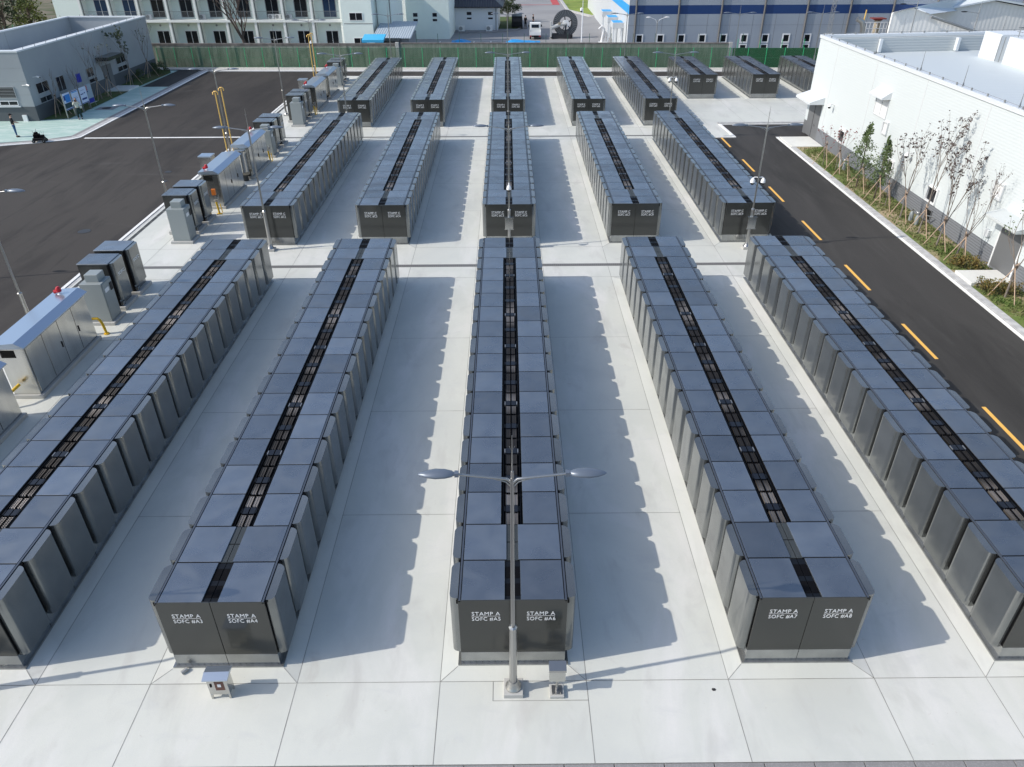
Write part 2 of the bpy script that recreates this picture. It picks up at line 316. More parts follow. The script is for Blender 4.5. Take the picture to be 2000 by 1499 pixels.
def text_mesh(s, size, width=None):
    cu = bpy.data.curves.new('lettering', 'FONT'); cu.body = s; cu.size = size; cu.extrude = 0.002; cu.align_x = 'LEFT'; cu.resolution_u = 3
    cu.offset = -0.0006; cu.space_character = 1.08
    o = bpy.data.objects.new('lettering', cu); C.objects.link(o)
    dg = bpy.context.evaluated_depsgraph_get(); me = bpy.data.meshes.new_from_object(o.evaluated_get(dg))
    bpy.data.objects.remove(o); bpy.data.curves.remove(cu)
    if width:
        w = max(v.co.x for v in me.vertices)
        for v in me.vertices: v.co.x *= width/w
    return me

# ------------------------------------------------------------------ SETTING
G0 = -0.06
def sheet(name, poly, z, m): return struct(name, MB().poly([(x, y, z) for x, y in poly]), m)
def rect(x0, x1, y0, y1): return [(x0, y0), (x1, y0), (x1, y1), (x0, y1)]
sheet('ground', rect(-700, 700, -300, 900), -0.25, 'earth')
FY = lambda x: 84.42-0.0375*x      # line of the boundary fence
sheet('asphalt_lot', [(-80, -40), (-22.2, -40), (-22.2, 79.3), (60, 76.4), (60, FY(60)-2.7), (-36, FY(-36)-2.7), (-36, 51.9), (-41.3, 49.7), (-80, 44)], G0-0.012, 'asphalt')
struct('pavement', MB().prism([(-21.75, -2.5), (15.0, -2.5), (15.0, 50.6), (18.6, 50.6), (18.45, 55.05), (60, 55.05), (60, 76.4), (-22.0, 79.3)], -0.2, G0), 'concrete')
sheet('road', [(14.9, -40), (22.25, -40), (22.25, 50.6), (26, 50.6), (26, 55.1), (18.4, 55.1), (18.5, 50.5), (14.9, 50.5)], G0-0.02, 'road')
# paver strip in front
mb = MB()
for i in range(-26, 24):
    mb.box(i*1.08+0.01, i*1.08+1.07, -3.6, -2.52, -0.2, G0+0.004)
struct('paver_strip', mb, 'granite', bevel=0.006)
sheet('front_verge', rect(-30, 26, -40, -3.6), G0-0.01, 'granite')
# joints
mb = MB(); J = G0+0.004
def jl(x0, y0, x1, y1, w=0.014):
    d = Vector((x1-x0, y1-y0)).normalized(); n = Vector((-d.y, d.x))*w/2
    mb.poly([(x0+n.x, y0+n.y, J), (x0-n.x, y0-n.y, J), (x1-n.x, y1-n.y, J), (x1+n.x, y1+n.y, J)][::1])
BX = [-13.17, -6.92, 0.0, 6.9, 13.08]
RY = [0.0, 27.39, 54.6]
for x in [v+s*1.75 for v in BX for s in (-1, 1)]:
    jl(x, -2.5, x, -0.47)
    for a, b in ((-0.46, 24.34), (24.62, 51.2), (51.5, 78.4)): jl(x, a, x, b)
for y in (-0.46, 5.4, 11.0, 16.6, 22.95, 27.0, 33.0, 38.6, 44.2, 50.3, 54.1, 60.2, 65.8, 71.4, 77.6):
    xs = [-21.6]+[v+s*(1.34 if 0 < (y % 27.3) < 22.5 else 1.0) for v in BX for s in (-1, 1)]+[15.0]
    jl(-21.6, y, 15.0, y)
for y in (-0.46, 22.95, 27.0): pass
for x in (-19.3, -17.2): jl(x, -2.5, x, 24.3); jl(x, 24.7, x, 51.2); jl(x, 51.5, x, 78.4)
for q in ((-0.48, -0.98, -0.48, -0.47), (-0.48, -0.98, 1.75, -0.98)): jl(*q)
for v in (17.45, 20.95, 23.6, 27.1, 29.8): jl(v, 55.1, v, 78)
jl(15, 60.2, 50, 60.2); jl(15, 65.0, 50, 65.0)
struct('pavement_joints', mb, 'joint')
# dark stain spots on concrete / asphalt
mb = MB()
def spot(x, y, rx, ry, z, ph=0):
    mb.poly([(x+rx*math.cos(t*PI/9)*(1+.15*math.sin(3*t+ph)), y+ry*math.sin(t*PI/9)*(1+.15*math.cos(2*t+ph)), z) for t in range(18)])
spot(4.74, -0.73, .05, .04, J, 1)
for x, y in ((-22.9, 30.7), (-23.6, 40.2), (-23.7, 42.3)): pass
struct('pavement_spots', mb, 'stain')
# drains
def drain(x0, x1, y, w=0.27):
    a = MB().box(x0, x1, y-w/2-.03, y-w/2, -0.15, G0+.006).box(x0, x1, y+w/2, y+w/2+.03, -0.15, G0+.006)
    a.box(x0, x1, y-w/2, y+w/2, -0.16, G0+.002, 1)
    k = x0
    while k < x1:
        a.box(k, min(k+.05, x1), y-w/2, y+w/2, G0-.02, G0+.007, 2); k += .10
    return a
for y in (24.48, 51.35): struct('drain_channel', drain(-21.2, 15.0, y), ['grate2', 'pipe', 'grate2'])
# left kerb and gutter
mb = MB().box(-22.2, -22.02, -40, 79.2, -0.2, G0+.03, 0).box(-21.98, -21.76, -40, 79.1, -0.2, G0-.005, 1)
struct('kerb', mb, ['whiteline', 'kerb'])
mb = MB(); y = -3
while y < 79: mb.box(-21.72, -21.5, y, y+.9, G0-.1, G0+.004); y += .93
struct('gutter_grate', mb, 'grate')
# far edge kerb + asphalt strip is the lot; gravel strip under the fence
struct('gravel_strip', MB().prism([(-36, FY(-36)-2.2), (60, FY(60)-2.2), (60, FY(60)+.3), (-50, FY(-50)+.3), (-50, FY(-50)-2.2)], -.2, G0+.02), 'gravel')
struct('kerb', MB().prism([(-36, FY(-36)-2.45), (60, FY(60)-2.45), (60, FY(60)-2.2), (-36, FY(-36)-2.2)], -.2, G0+.03), 'whiteline')
struct('kerb', MB().prism([(-22, 79.3), (60, 76.4), (60, 76.6), (-22, 79.5)], -.2, G0+.02), 'whiteline')
# right road: kerbs and lines
mb = MB().box(22.05, 22.22, -40, 50.6, -0.2, G0+.01, 0).box(22.25, 22.62, -40, 47.3, -0.2, G0+.06, 1)
mb.box(22.05, 24.7, 50.45, 50.62, -0.2, G0+.012, 0)
mb.prism([(18.42, 55.1), (18.62, 55.1), (18.78, 50.55), (18.58, 50.55)], -.2, G0+.05, 0).box(17.2, 18.6, 50.5, 50.68, -.2, G0+.05, 0)
mb.box(18.6, 26, 55.0, 55.14, -.2, G0+.03, 0).box(18.42, 26, 55.3, 55.6, -.2, G0+.08, 1)
struct('kerb', mb, ['whiteline', 'kerb'])
mb = MB()
for i in range(0, 10): mb.box(17.5, 17.65, 47.65-6.62*i-0, 50.75-6.62*i, G0-.02, G0-.014)
struct('road_markings', mb, 'yellowline')
sheet('road_markings', rect(-35.4, -22.3, 51.55, 51.85), G0-.006, 'whiteline')
# shallow concrete kerb piece by the notch
struct('pavement_slab', MB().box(22.3, 24.75, 47.35, 50.4, -.2, G0+.08).box(22.62, 24.75, 21.45, 23.0, -.2, .15), 'concrete2', bevel=.015)
sheet('planting_bed', rect(22.62, 24.8, -40, 47.4), G0+.03, 'bed')
# left paved forecourt
struct('forecourt_paving', MB().prism([(-36.8, 52.4), (-36.8, 84.2), (-60, 85), (-60, 46.5), (-41.5, 50.3), (-38.5, 51.2)], -.2, G0+.02), 'paver')
mb = MB()
E1 = [(-36.05, 84.5), (-36.0, 52.1), (-36.4, 51.5), (-38.6, 50.35), (-41.6, 49.3), (-60, 45)]
E2 = [(-36.45, 84.5), (-36.4, 52.3), (-36.7, 51.8), (-38.6, 50.75), (-41.6, 49.7), (-60, 45.4)]
E3 = [(-36.85, 84.5), (-36.8, 52.5), (-37.0, 52.1), (-38.6, 51.15), (-41.6, 50.1), (-60, 45.8)]
E0 = [(-35.85, 84.5), (-35.8, 51.9), (-36.3, 51.2), (-38.6, 50.1), (-41.6, 49.1), (-60, 44.8)]
for a, b, m_, z in ((E0, E1, 0, .02), (E1, E2, 1, .03), (E2, E3, 2, .025)):
    for i in range(5): mb.prism([a[i], a[i+1], b[i+1], b[i]], -.2, G0+z, m_)
struct('kerb', mb, ['whiteline', 'kerb', 'granite'])
sheet('lawn', [(-42.4, 58.2), (-40.1, 58.7), (-40.1, 71.0), (-42.4, 71.0)], G0+.06, 'darkgrass')
sheet('lawn', [(-42.4, 74.0), (-40.1, 74.0), (-39.8, 82.0), (-40.6, 83.8), (-42.4, 84.4)], G0+.06, 'darkgrass')
sheet('forecourt_strip', [(-39.75, 73.6), (-36.86, 73.6), (-36.86, 84.0), (-39.6, 84.2)], G0+.026, 'road')
struct('entrance_step', MB().box(-42.4, -40.1, 71.2, 73.8, -.2, .1), 'concrete2')
# far ground behind the wall
sheet('far_lot', [(-30, 86), (60, 83), (60, 260), (-30, 260)], -0.19, 'lot')
struct('far_lawn', MB().prism([(12.0, 148.6), (15.2, 139), (30, 131), (70, 120), (70, 230), (11.5, 230)], -.3, -.02), 'lawn')
struct('far_kerb', MB().prism([(11.6, 148.6), (14.9, 138.6), (30, 130.4), (30, 131.2), (15.4, 139.4), (12.1, 148.8), (11.9, 230), (11.3, 230)], -.3, .05), 'kerb')
mb = MB().box(2, 11, 160.4, 160.9, -.18, -.16).box(9.5, 11.0, 160.9, 185, -.18, -.16)
struct('road_markings', mb, 'redline')
mb = MB().box(-7.5, 2, 108.0, 108.15, -.18, -.16)
for x in (-10, -7.5, -5, -2.5, 0): mb.box(x, x+.14, 103, 108, -.18, -.16)
struct('road_markings', mb, 'whiteline')
struct('house_pavement', MB().prism([(-14, 117.5), (-3, 117), (1.5, 119.5), (2.6, 124), (2.6, 140), (-14, 140)], -.3, -.05), 'lot')
sheet('house_garden', [(-2.2, 121), (1.6, 121), (2.2, 125), (2.2, 138), (-2.2, 138)], -.03, 'darkgrass')

# ------------------------------------------------------------------ FUEL CELL ROWS
BAY = 1.25; W = 1.2765; HT = 2.238
def my(mesh_builder, s):   # mirror x
    if s > 0: return mesh_builder
    mesh_builder.v = [(-x, y, z) for x, y, z in mesh_builder.v]; mesh_builder.f = [f[::-1] for f in mesh_builder.f]; return mesh_builder
DP = [(0, .085), (.05, .087), (.095, .095), (.13, .112), (.155, .135), (.175, .17), (.185, .23), (.185, 1.02), (.172, 1.08), (.145, 1.125), (.11, 1.16), (.075, 1.185), (.04, 1.198), (0, 1.20)]
def row_meshes(n, s):
    d = {}
    L = n*BAY
    d['door'] = my(MB().prism([(W-.015+a*1.05, b) for a, b in DP], 0.36, 2.222, 0, smooth=False), s).mesh('door', ['door'])
    d['door_cap'] = None
    kinds = []
    for i in range(n):
        j = i if n == 18 else i+9
        kinds.append({0: 'b', 17: 'b', 1: 'g', 16: 'g'}.get(j, 'w'))
    inner = {'b': .185, 'g': .145, 'w': .285}
    for k in 'bgw':
        if k in kinds:
            d['roof'+k] = my(MB().box(inner[k], W-.098, .020, BAY-.020, 2.19, HT), s).mesh('roof_panel', ['roof'], bevel=.003)
    d['kinds'] = kinds
    core = MB().box(.006, W-.03, .03, L-.03, .36, 2.13)
    for i in range(n+1):
        y = i*BAY; core.box(W-.03, W+.02, max(y-.05, .03), min(y+.05, L-.03), 2.10, 2.212)
    d['core'] = my(core, s).mesh('frame', ['black'])
    d['end'] = my(MB().box(.007, W-.022, 0, .03, .432, HT-.003), s).mesh('end_panel', ['endp'], bevel=.004)
    sk = MB().box(.007, W-.022, -.004, L+.004, .03, .43).box(.004, W+.06, -.06, L+.06, 0, .045)
    for i in range(1, n): sk.box(W-.0225, W-.017, i*BAY-.008, i*BAY+.008, .05, .43, 1)
    for i in range(8): sk.path([(.12+i*.155, -.003, .075), (.12+i*.155, -.010, .075)], .011, 6, 1)
    d['skirt'] = my(sk, s).mesh('skirt', ['skirt', 'black'])
    tr = MB().box(W-.078, W-.036, 0, L, 2.19, HT+.002)
    d['trim'] = my(tr, s).mesh('edge_trim', ['trim'])
    v = MB(); R = random.Random(n)
    for i, k in enumerate(kinds):
        y = i*BAY
        if k == 'b':
            v.box(.008, .18, y+.012, y+BAY-.012, 2.10, 2.20, 1)
            for a in (.17, .70): v.box(.014, .172, y+a, y+a+.36, 2.20, 2.208, 0)
        elif k == 'g':
            for q in range(5): v.box(.012+q*.027, .030+q*.027, y+.012, y+.61, 2.12, 2.215, 3); v.box(.012+q*.027, .030+q*.027, y+.64, y+BAY-.012, 2.12, 2.215, 3)
        else:
            v.box(.262, .276, y+.012, y+BAY-.012, 2.12, 2.222, 0); v.box(.225, .234, y+.012, y+BAY-.012, 2.12, 2.20, 1)
            v.box(.016, .158, y+.50, y+.74, 2.12, 2.205, 2)
            v.box(.175, .200, y+.52, y+.70, 2.12, 2.212, 4 if (i*7+n) % 5 < 2 else 1)
            for a in (.05, .79):
                v.box(.012, .020, y+a-.01, y+a+.41, 2.1, 2.21, 0); v.box(.150, .158, y+a-.01, y+a+.41, 2.1, 2.21, 5)
                v.box(.085, .089, y+a-.01, y+a+.41, 2.1, 2.206, 5)
                for q in range(7):
                    yy = y+a+q*.058; t = .018
                    v.poly([(.022, yy, 2.170), (.148, yy, 2.170), (.148, yy+.034, 2.204), (.022, yy+.034, 2.204)], 5)
    v.box(.0015, .004, .03, L-.03, 1.9, 2.19, 0)
    d['vent'] = my(v, s).mesh('vent_strip', ['black', 'black2', 'navy', 'vent2', 'lever', 'slat'])
    return d
RM = {(n, s): row_meshes(n, s) for n in (18, 9) for s in (-1, 1)}
LETC = {}
def letters(l1, l2):
    bm_ = bmesh.new()
    a = text_mesh(l1, .166, .66); b_ = text_mesh(l2, .166, .67)
    for me, x, z in ((a, 0, .178), (b_, 0, 0)):
        me.transform(Matrix.Translation((x, 0, z)) @ Matrix.Rotation(PI/2, 4, 'X')); bm_.from_mesh(me); bpy.data.meshes.remove(me)
    me = bpy.data.meshes.new('lettering'); bm_.to_mesh(me); bm_.free()
    k = MB().box(0, .655, -.003, 0, .151, .157); bm2 = bmesh.new(); bm2.from_mesh(me); t = k.mesh('t', ['white']); bm2.from_mesh(t); bm2.to_mesh(me); bm2.free()
    bpy.data.meshes.remove(t); me.materials.clear(); me.materials.append(M['white']); return me
def fuel_row(cx, y0, s, n, l1, l2, where):
    d = RM[(n, s)]
    side = 'left' if s < 0 else 'right'
    t = thing('fuel_cell_row', f'dark grey fuel cell row lettered {l2}, {where}', 'fuel cell row', (cx, y0, 0), 0, 'rows of fuel cell cabinets on the concrete yard')
    link('frame', d['core'], t); link('skirt', d['skirt'], t); link('edge_trim', d['trim'], t); link('vent_strip', d['vent'], t)
    link('end_panel', d['end'], t); link('end_panel', d['end'], t, (0, n*BAY-.03, 0))
    for i in range(n):
        e = .012 if (i == n-1 or True) else 0
        link('roof_panel', d['roof'+d['kinds'][i]], t, (0, i*BAY, 0)); link('door', d['door'], t, (0, i*BAY, 0))
    x = (-1.2765+.32) if s < 0 else .32
    link('lettering', letters(l1, l2), t, (x, -.004, 1.56))
    return t
names = '123456789A'
for r, (y0, c) in enumerate(zip(RY, 'ACE')):
    for i, cx in enumerate(BX):
        for s in (-1, 1):
            k = i*2+(s > 0)
            fuel_row(cx, y0, s, 18, 'STAMP '+c, f'SOFC #{c}{names[k]}', ['in the nearest rank', 'in the middle rank', 'in the farthest rank'][r])
for i, cx in enumerate((19.2, 25.4, 31.6)):
    for s in (-1, 1):
        fuel_row(cx, 65.6, s, 9, 'STAMP E', f'SOFC #E{"BCDEFG"[i*2+(s > 0)]}', 'in the short rank at back right')
# sloping aprons round every block
def apron(cx, y0, L):
    a, b = 1.345, 1.75; zt, zb = -.002, G0+.001
    A = [(cx-a, y0-.07), (cx+a, y0-.07), (cx+a, y0+L+.07), (cx-a, y0+L+.07)]; B = [(cx-b, y0-.46), (cx+b, y0-.46), (cx+b, y0+L+.44), (cx-b, y0+L+.44)]
    m = MB()
    for i in range(4):
        j = (i+1) % 4; m.poly([(*B[i], zb), (*B[j], zb), (*A[j], zt), (*A[i], zt)])
        m.poly([(B[i][0]-.008, B[i][1], zb+.004), (B[i][0]+.010, B[i][1], zb+.004), (A[i][0]+.010, A[i][1], zt+.004), (A[i][0]-.008, A[i][1], zt+.004)], 1)
    m.poly([(*p, zt) for p in A])
    struct('concrete_apron', m, ['concrete', 'joint'])
for y0 in RY:
    for cx in BX: apron(cx, y0, 22.5)
for cx in (19.2, 25.4, 31.6): apron(cx, 65.6, 11.25)

# ------------------------------------------------------------------ STREET LAMPS
def head_mesh(s):
    m = MB(); n = 14; pts = []
    prof = [(.0, .045, .04), (.05, .055, .05), (.07, .085, .06), (.2, .125, .085), (.38, .14, .09), (.55, .11, .065), (.68, .05, .035), (.72, .008, .01)]
    for x, w_, h in prof:
        pts += [(s*x, w_*math.cos(t*2*PI/n), (h if math.sin(t*2*PI/n) > 0 else h*.45)*math.sin(t*2*PI/n)) for t in range(n)]
    k = len(prof)
    f = [(i*n+j, i*n+(j+1) % n, (i+1)*n+(j+1) % n, (i+1)*n+j) for i in range(k-1) for j in range(n)]
    m._a(pts, f, 0, True); m._a(pts, [tuple(range(n)), tuple(range((k-1)*n, k*n))], 0)
    m.box(min(-s*.06, s*.02), max(-s*.06, s*.02), -.05, .05, -.04, .05)
    return m.mesh('lamp_head', ['lamp'], fix=True)
HM = {s: head_mesh(s) for s in (-1, 1)}
def lamp_parts():
    P = {}
    P['base'] = MB().box(-.23, .23, -.23, .23, -.1, .07).mesh('footing', ['plinth'], bevel=.012)
    P['flange'] = MB().lathe([(.19, .07), (.19, .10), (.15, .12), (.15, .17), (.12, .19), (.12, .26), (.10, .30)], 20).mesh('flange', ['galv'])
    pl = MB().path([(0, 0, .12), (0, 0, 2.1), (0, 0, 2.16), (0, 0, 2.2)], [.092, .085, .098, .06], 8, smooth=False)
    pl.path([(0, 0, 2.18), (0, 0, 6.5), (0, 0, 6.56)], [.046, .032, .028], 12)
    pl.path([(-.035, -.03, 2.3), (-.03, -.03, 6.4)], [.014, .010], 6)
    P['pole'] = pl.mesh('pole', ['galv'])
    P['rod'] = MB().path([(0, 0, 6.5), (0, 0, 7.0), (0, 0, 7.4)], [.018, .012, .006], 6).path([(-.05, 0, 7.15), (0, 0, 7.02), (.05, 0, 7.15)], .006, 5).mesh('lightning_rod', ['galv'])
    for s in (-1, 1):
        P['arm', s] = MB().path([(0, 0, 6.28), (s*.10, 0, 6.37), (s*.3, 0, 6.40), (s*.7, 0, 6.45), (s*1.07, 0, 6.50)], [.035, .03, .026, .024, .024], 8).path([(0, 0, 6.15), (s*.12, 0, 6.30), (s*.35, 0, 6.38)], .012, 6).mesh('arm', ['galv'])
    P['dome'] = MB().path([(0, 0, 0), (.10, 0, .02), (.20, 0, .02), (.26, 0, -.02)], .025, 8).lathe([(.04, -.02), (.10, -.10), (.125, -.19), (.125, -.26)], 16, (.27, 0, 0)).mesh('camera_housing', ['plastic'])
    P['lensd'] = MB().lathe([(.10, -.26), (.10, -.31), (.07, -.37), (.02, -.40)], 14, (.27, 0, 0)).mesh('camera_dome', ['glassblk'])
    P['box'] = MB().box(-.22, .22, -.20, -.06, 1.15, 1.75).box(-.25, .25, -.24, -.03, 1.75, 1.79).box(-.25, .25, -.22, -.05, 1.12, 1.15).mesh('control_box', ['steel'])
    P['collar'] = MB().lathe([(.11, 2.05), (.13, 2.1), (.13, 2.2), (.08, 2.26)], 10).mesh('collar', ['plastic'])
    return P
LP = lamp_parts()
def lamp(x, y, label, cams=None, box=False, rz=0, z=0, twin=True):
    t = thing('street_lamp', label, 'street lamp', (x, y, z), rz, 'twin-arm street lamps round the yard')
    link('footing', LP['base'], t); link('flange', LP['flange'], t)
    link('pole', LP['pole'], t); link('lightning_rod', LP['rod'], t)
    for s in (-1, 1):
        link('arm', LP['arm', s], t); link('lamp_head', HM[s], t, (s*1.07, 0, 6.50))
    for cz, ang in (cams or []):
        h = link('camera_housing', LP['dome'], t, (0, 0, cz), ang); link('camera_dome', LP['lensd'], h)
    if box: link('control_box', LP['box'], t)
    return t
lamp(0, -.69, 'tall twin-arm street lamp in front of the cabinets lettered SOFC #A5 and #A6')
lamp(-13.17, -.69, 'twin-arm street lamp whose shadow falls on the cabinets lettered SOFC #A3')
lamp(-29.8, 22.6, 'street lamp out on the asphalt lot whose shadow crosses the near left lot')
lamp(-13.1, 26.75, 'twin-arm street lamp standing at the end of the cabinets lettered SOFC #C1 and #C2')
lamp(0, 26.75, 'twin-arm street lamp with one dome camera and control box before SOFC #C5 and #C6', [(3.6, -PI/2)], True)
lamp(13.02, 26.6, 'street lamp with two white dome cameras and control box beside SOFC #C9', [(3.85, PI*.98), (3.85, 0.02)], True)
lamp(-20.55, 16.72, 'street lamp on the kerb behind the nearest stainless cabinet')
lamp(-20.55, 32.1, 'street lamp on the kerb with its head over the building forecourt')
lamp(-20.55, 43.8, 'street lamp on the kerb just behind the pair of yellow vent pipes')
lamp(-20.5, 59.5, 'street lamp on the kerb in front of the apartment balconies')
lamp(-20.45, 72.6, 'farthest street lamp on the left kerb with a white camera near its mid height', [(4.6, -PI/2)])
lamp(-13.0, 50.4, 'street lamp behind the end of the cabinets lettered SOFC #C1')
lamp(-13.0, 77.7, 'street lamp at the far end of the cabinets lettered SOFC #E1 and #E2')
lamp(0, 50.4, 'street lamp between the centre blocks in front of SOFC #E5')
lamp(0, 77.7, 'street lamp at the far end of the centre block in front of the green fence')
lamp(12.95, 50.0, 'street lamp with two dome cameras in front of the cabinets lettered SOFC #E9', [(4.7, PI), (4.7, 0)])
lamp(13.0, 77.2, 'street lamp at the far end of the cabinets lettered SOFC #E9')
lamp(25.2, 77.2, 'street lamp behind the middle short block of cabinets')
lamp(34.2, 77.2, 'street lamp beside the corner of the white building, behind the short blocks')

# ------------------------------------------------------------------ small things on the yard
t = thing('junction_box', 'square steel junction box on a short post beside the front street lamp', 'junction box', (1.02, -.77, G0))
MB().box(-.17, .17, -.17, .17, 0, .09).build('footing', 'plinth', t, bevel=.01)
MB().box(-.12, .12, -.12, .12, .09, .11).path([(0, 0, .1), (0, 0, .5)], .035, 10).path([(-.09, -.09, .11), (-.09, -.09, .14)], .015, 6).path([(.09, -.09, .11), (.09, -.09, .14)], .015, 6).build('post', 'galv', t)
MB().box(-.185, .185, -.06, .10, .48, .88).build('box', 'steel', t, bevel=.006)
MB().xprism([(-.10, .86), (-.10, .93), (.13, .99), (.13, .88)], -.2, .2).build('lid', 'galv', t)
t = thing('extinguisher_box', 'small steel extinguisher cabinet with brown label in front of SOFC #A4', 'extinguisher cabinet', (-6.84, -.72, G0), .03)
b = MB().box(-.23, .23, -.14, .14, .16, .72)
for x in (-.23, .18): b.box(x, x+.05, -.14, -.10, 0, .16).box(x, x+.05, .10, .14, 0, .16)
b.build('cabinet', 'steel', t, bevel=.004)
MB().xprism([(-.20, .72), (-.20, .75), (0, .80), (.19, .76), (.19, .72)], -.29, .29).build('lid', 'steel2', t)
MB().box(-.06, .15, -.145, -.140, .32, .62).box(.0, .08, -.148, -.145, .44, .54, 1).build('label_plate', [mat('brown plate', (.12, .05, .035), .6), 'winf'], t)
MB().box(-.17, -.13, -.155, -.140, .45, .55).build('handle', 'black', t)
t = thing('ground_spotlight', 'tiny cylindrical floodlight lying at the foot of SOFC #A3', 'floodlight', (-7.95, -.16, G0))
MB().path([(0, 0, 0), (0, 0, .06)], .015, 6).build('stem', 'rail', t); MB().path([(-.05, -.05, .08), (.06, .05, .11)], .05, 12).build('barrel', 'rail', t)

# ------------------------------------------------------------------ UTILITY CABINETS ON THE LEFT
def ss_cabinet(y0, L, label):
    t = thing('stainless_cabinet', label, 'steel cabinet', (-18.4, y0, 0), 0, 'long stainless cabinets')
    MB().box(-.55, .62, -.08, L+.08, G0, .10).build('plinth', 'plinth', t, bevel=.01)
    b = MB().box(-.5, .5, 0, L, .10, 2.13)
    b.box(.5, .506, .05, L-.05, .14, .16, 1)
    b.build('body', ['steel', 'grate'], t, bevel=.01)
    n = 4
    for i in range(n):
        a = .08+i*(L-.16)/n; c = a+(L-.16)/n-.03
        d = MB().box(.503, .53, a, c, .2, 2.05).build('door', 'steel', t, bevel=.005)
        if i in (1, 3): MB().box(.53, .56, c-.12 if i == 1 else a+.08, c-.09 if i == 1 else a+.11, .95, 1.2).build('handle', 'black2', d)
        if i < n-1: MB().box(.5, .512, c, c+.03, .2, 2.05).build('gap', 'black', t)
    MB().yprism([(-.62, 2.13), (.62, 2.13), (.62, 2.17), (.30, 2.36), (-.62, 2.28)], -.12, L+.12).build('roof', 'steel2', t)
    v = MB()
    for k in range(8): v.poly([(-.38, -.008, 1.72+k*.035), (.12, -.008, 1.72+k*.035), (.12, -.024, 1.745+k*.035), (-.38, -.024, 1.745+k*.035)][::-1])
    v.box(-.4, .14, -.006, -.001, 1.70, 2.01, 1).build('vent', ['grate', 'black'], t)
    return t
def beacon(x, y, z, label):
    t = thing('warning_beacon', label, 'warning beacon', (x, y, z), 0, 'red warning beacons')
    MB().lathe([(.09, 0), (.09, .03), (.03, .05), (.03, .12)], 12).build('stand', 'plastic', t)
    MB().lathe([(.10, .12), (.11, .16), (.10, .28), (.05, .34)], 12).path([(-.05, 0, .12), (-.2, .03, .1)], [.05, .09], 10).build('lens', 'red', t)
ss = [ss_cabinet(y, L, lb) for y, L, lb in (
    (6.3, 4.5, 'nearest stainless cabinet, cut off by the left edge of the picture'),
    (12.1, 4.6, 'stainless cabinet with blue roof and red beacon beside SOFC #A1 and the yellow elbow pipe'),
    (33.7, 4.35, 'stainless cabinet left of SOFC #C1 with a red beacon on its near roof end'),
    (39.95, 4.1, 'stainless cabinet just beyond the yellow vent pipes with a rounded duct on its near end'),
    (60.9, 4.35, 'stainless cabinet left of SOFC #E1 with a red beacon on its near end'),
    (66.8, 4.2, 'farthest stainless cabinet near the green fence'))]
for x, y, lb in ((-18.6, 16.3, 'red beacon on the stainless cabinet beside SOFC #A1'), (-18.6, 34.0, 'red beacon on the stainless cabinet beside SOFC #C1'), (-18.7, 43.6, 'red beacon on the stainless cabinet beyond the yellow vent pipes'),
                 (-18.7, 61.2, 'red beacon on the stainless cabinet beside SOFC #E1'), (-18.7, 70.5, 'red beacon on the farthest stainless cabinet')):
    beacon(x, y, 2.3, lb)
for y, lb in ((39.6, 'round steel duct on the near end of the cabinet beyond the yellow vent pipes'), (66.4, 'round steel duct on the near end of the farthest stainless cabinet')):
    t = thing('end_duct', lb, 'duct', (-18.3, y, 0), 0, 'round steel ducts')
    MB().lathe([(.30, .55), (.30, 1.75), (.38, 1.9), (.38, 2.05)], 16).build('shell', 'steel', t)
    MB().lathe([(.34, .40), (.34, .56)], 16).build('band', 'tan', t)
    MB().lathe([(.2, G0), (.2, .4)], 12).build('neck', 'grate', t)
def grey_box(y, label):
    t = thing('electrical_cabinet', label, 'electrical cabinet', (-18.37, y, 0), 0, 'grey electrical cabinets')
    MB().box(-.62, .62, -.12, 1.05, G0, .08).build('plinth', 'plinth', t, bevel=.01)
    MB().box(-.48, .48, 0, .92, .08, 1.9).build('body', 'greybox', t, bevel=.008)
    MB().box(-.28, .30, .25, .85, 1.9, 2.24).build('top_box', 'greybox', t, bevel=.01)
    MB().box(.483, .505, .04, .88, .14, 1.85).build('door', 'greybox', t, bevel=.004)
    MB().box(.506, .53, .62, .82, 1.35, 1.7).box(.506, .515, .15, .5, 1.42, 1.6, 1).build('dial', ['black2', 'winf'], t)
    return t
for y, lb in ((18.1, 'SOFC #A1'), (27.88, 'SOFC #C1'), (45.4, 'the far end of SOFC #C1'), (55.25, 'SOFC #E1'), (72.85, 'the far end of SOFC #E1')):
    grey_box(y, 'grey electrical cabinet with a small box on top beside '+lb)
MDL = text_mesh('SOFC', .2, .62); MDL.transform(Matrix.Rotation(PI/2, 4, 'Z') @ Matrix.Rotation(PI/2, 4, 'X')); MDL.materials.clear(); MDL.materials.append(M['white'])
def module(y, label):
    t = thing('power_module', label, 'power module', (-18.15, y, 0), 0, 'paired dark power modules')
    MB().box(-1.5, .25, -.08, 1.3, G0, .12).build('plinth', 'plinth', t, bevel=.01)
    MB().box(-1.38, 0, 0, 1.2, .12, 2.2).build('body', 'endp', t, bevel=.008)
    MB().box(-1.40, .0, -.02, 1.23, 2.2, 2.25).build('roof', 'roof', t, bevel=.006)
    MB().box(-.06, .03, -.005, .06, .14, 2.2).build('gap', 'black', t)
    MB().prism([(.0+a, b) for a, b in DP], .42, 2.22).build('door', 'door', t)
    MB().box(.0, .02, .0, 1.2, .12, .42).box(.02, .12, .1, .3, .12, .3).build('kick_plate', 'skirt', t)
    link('lettering', MDL, t, (.187, .3, 1.55))
    return t
for y, lb in ((19.55, 'SOFC #A1'), (29.3, 'SOFC #C1'), (46.9, 'the far end of SOFC #C1'), (56.8, 'SOFC #E1'), (74.4, 'the far end of SOFC #E1')):
    module(y, 'nearer dark power module of the pair beside '+lb); module(y+1.62, 'farther dark power module of the pair beside '+lb)
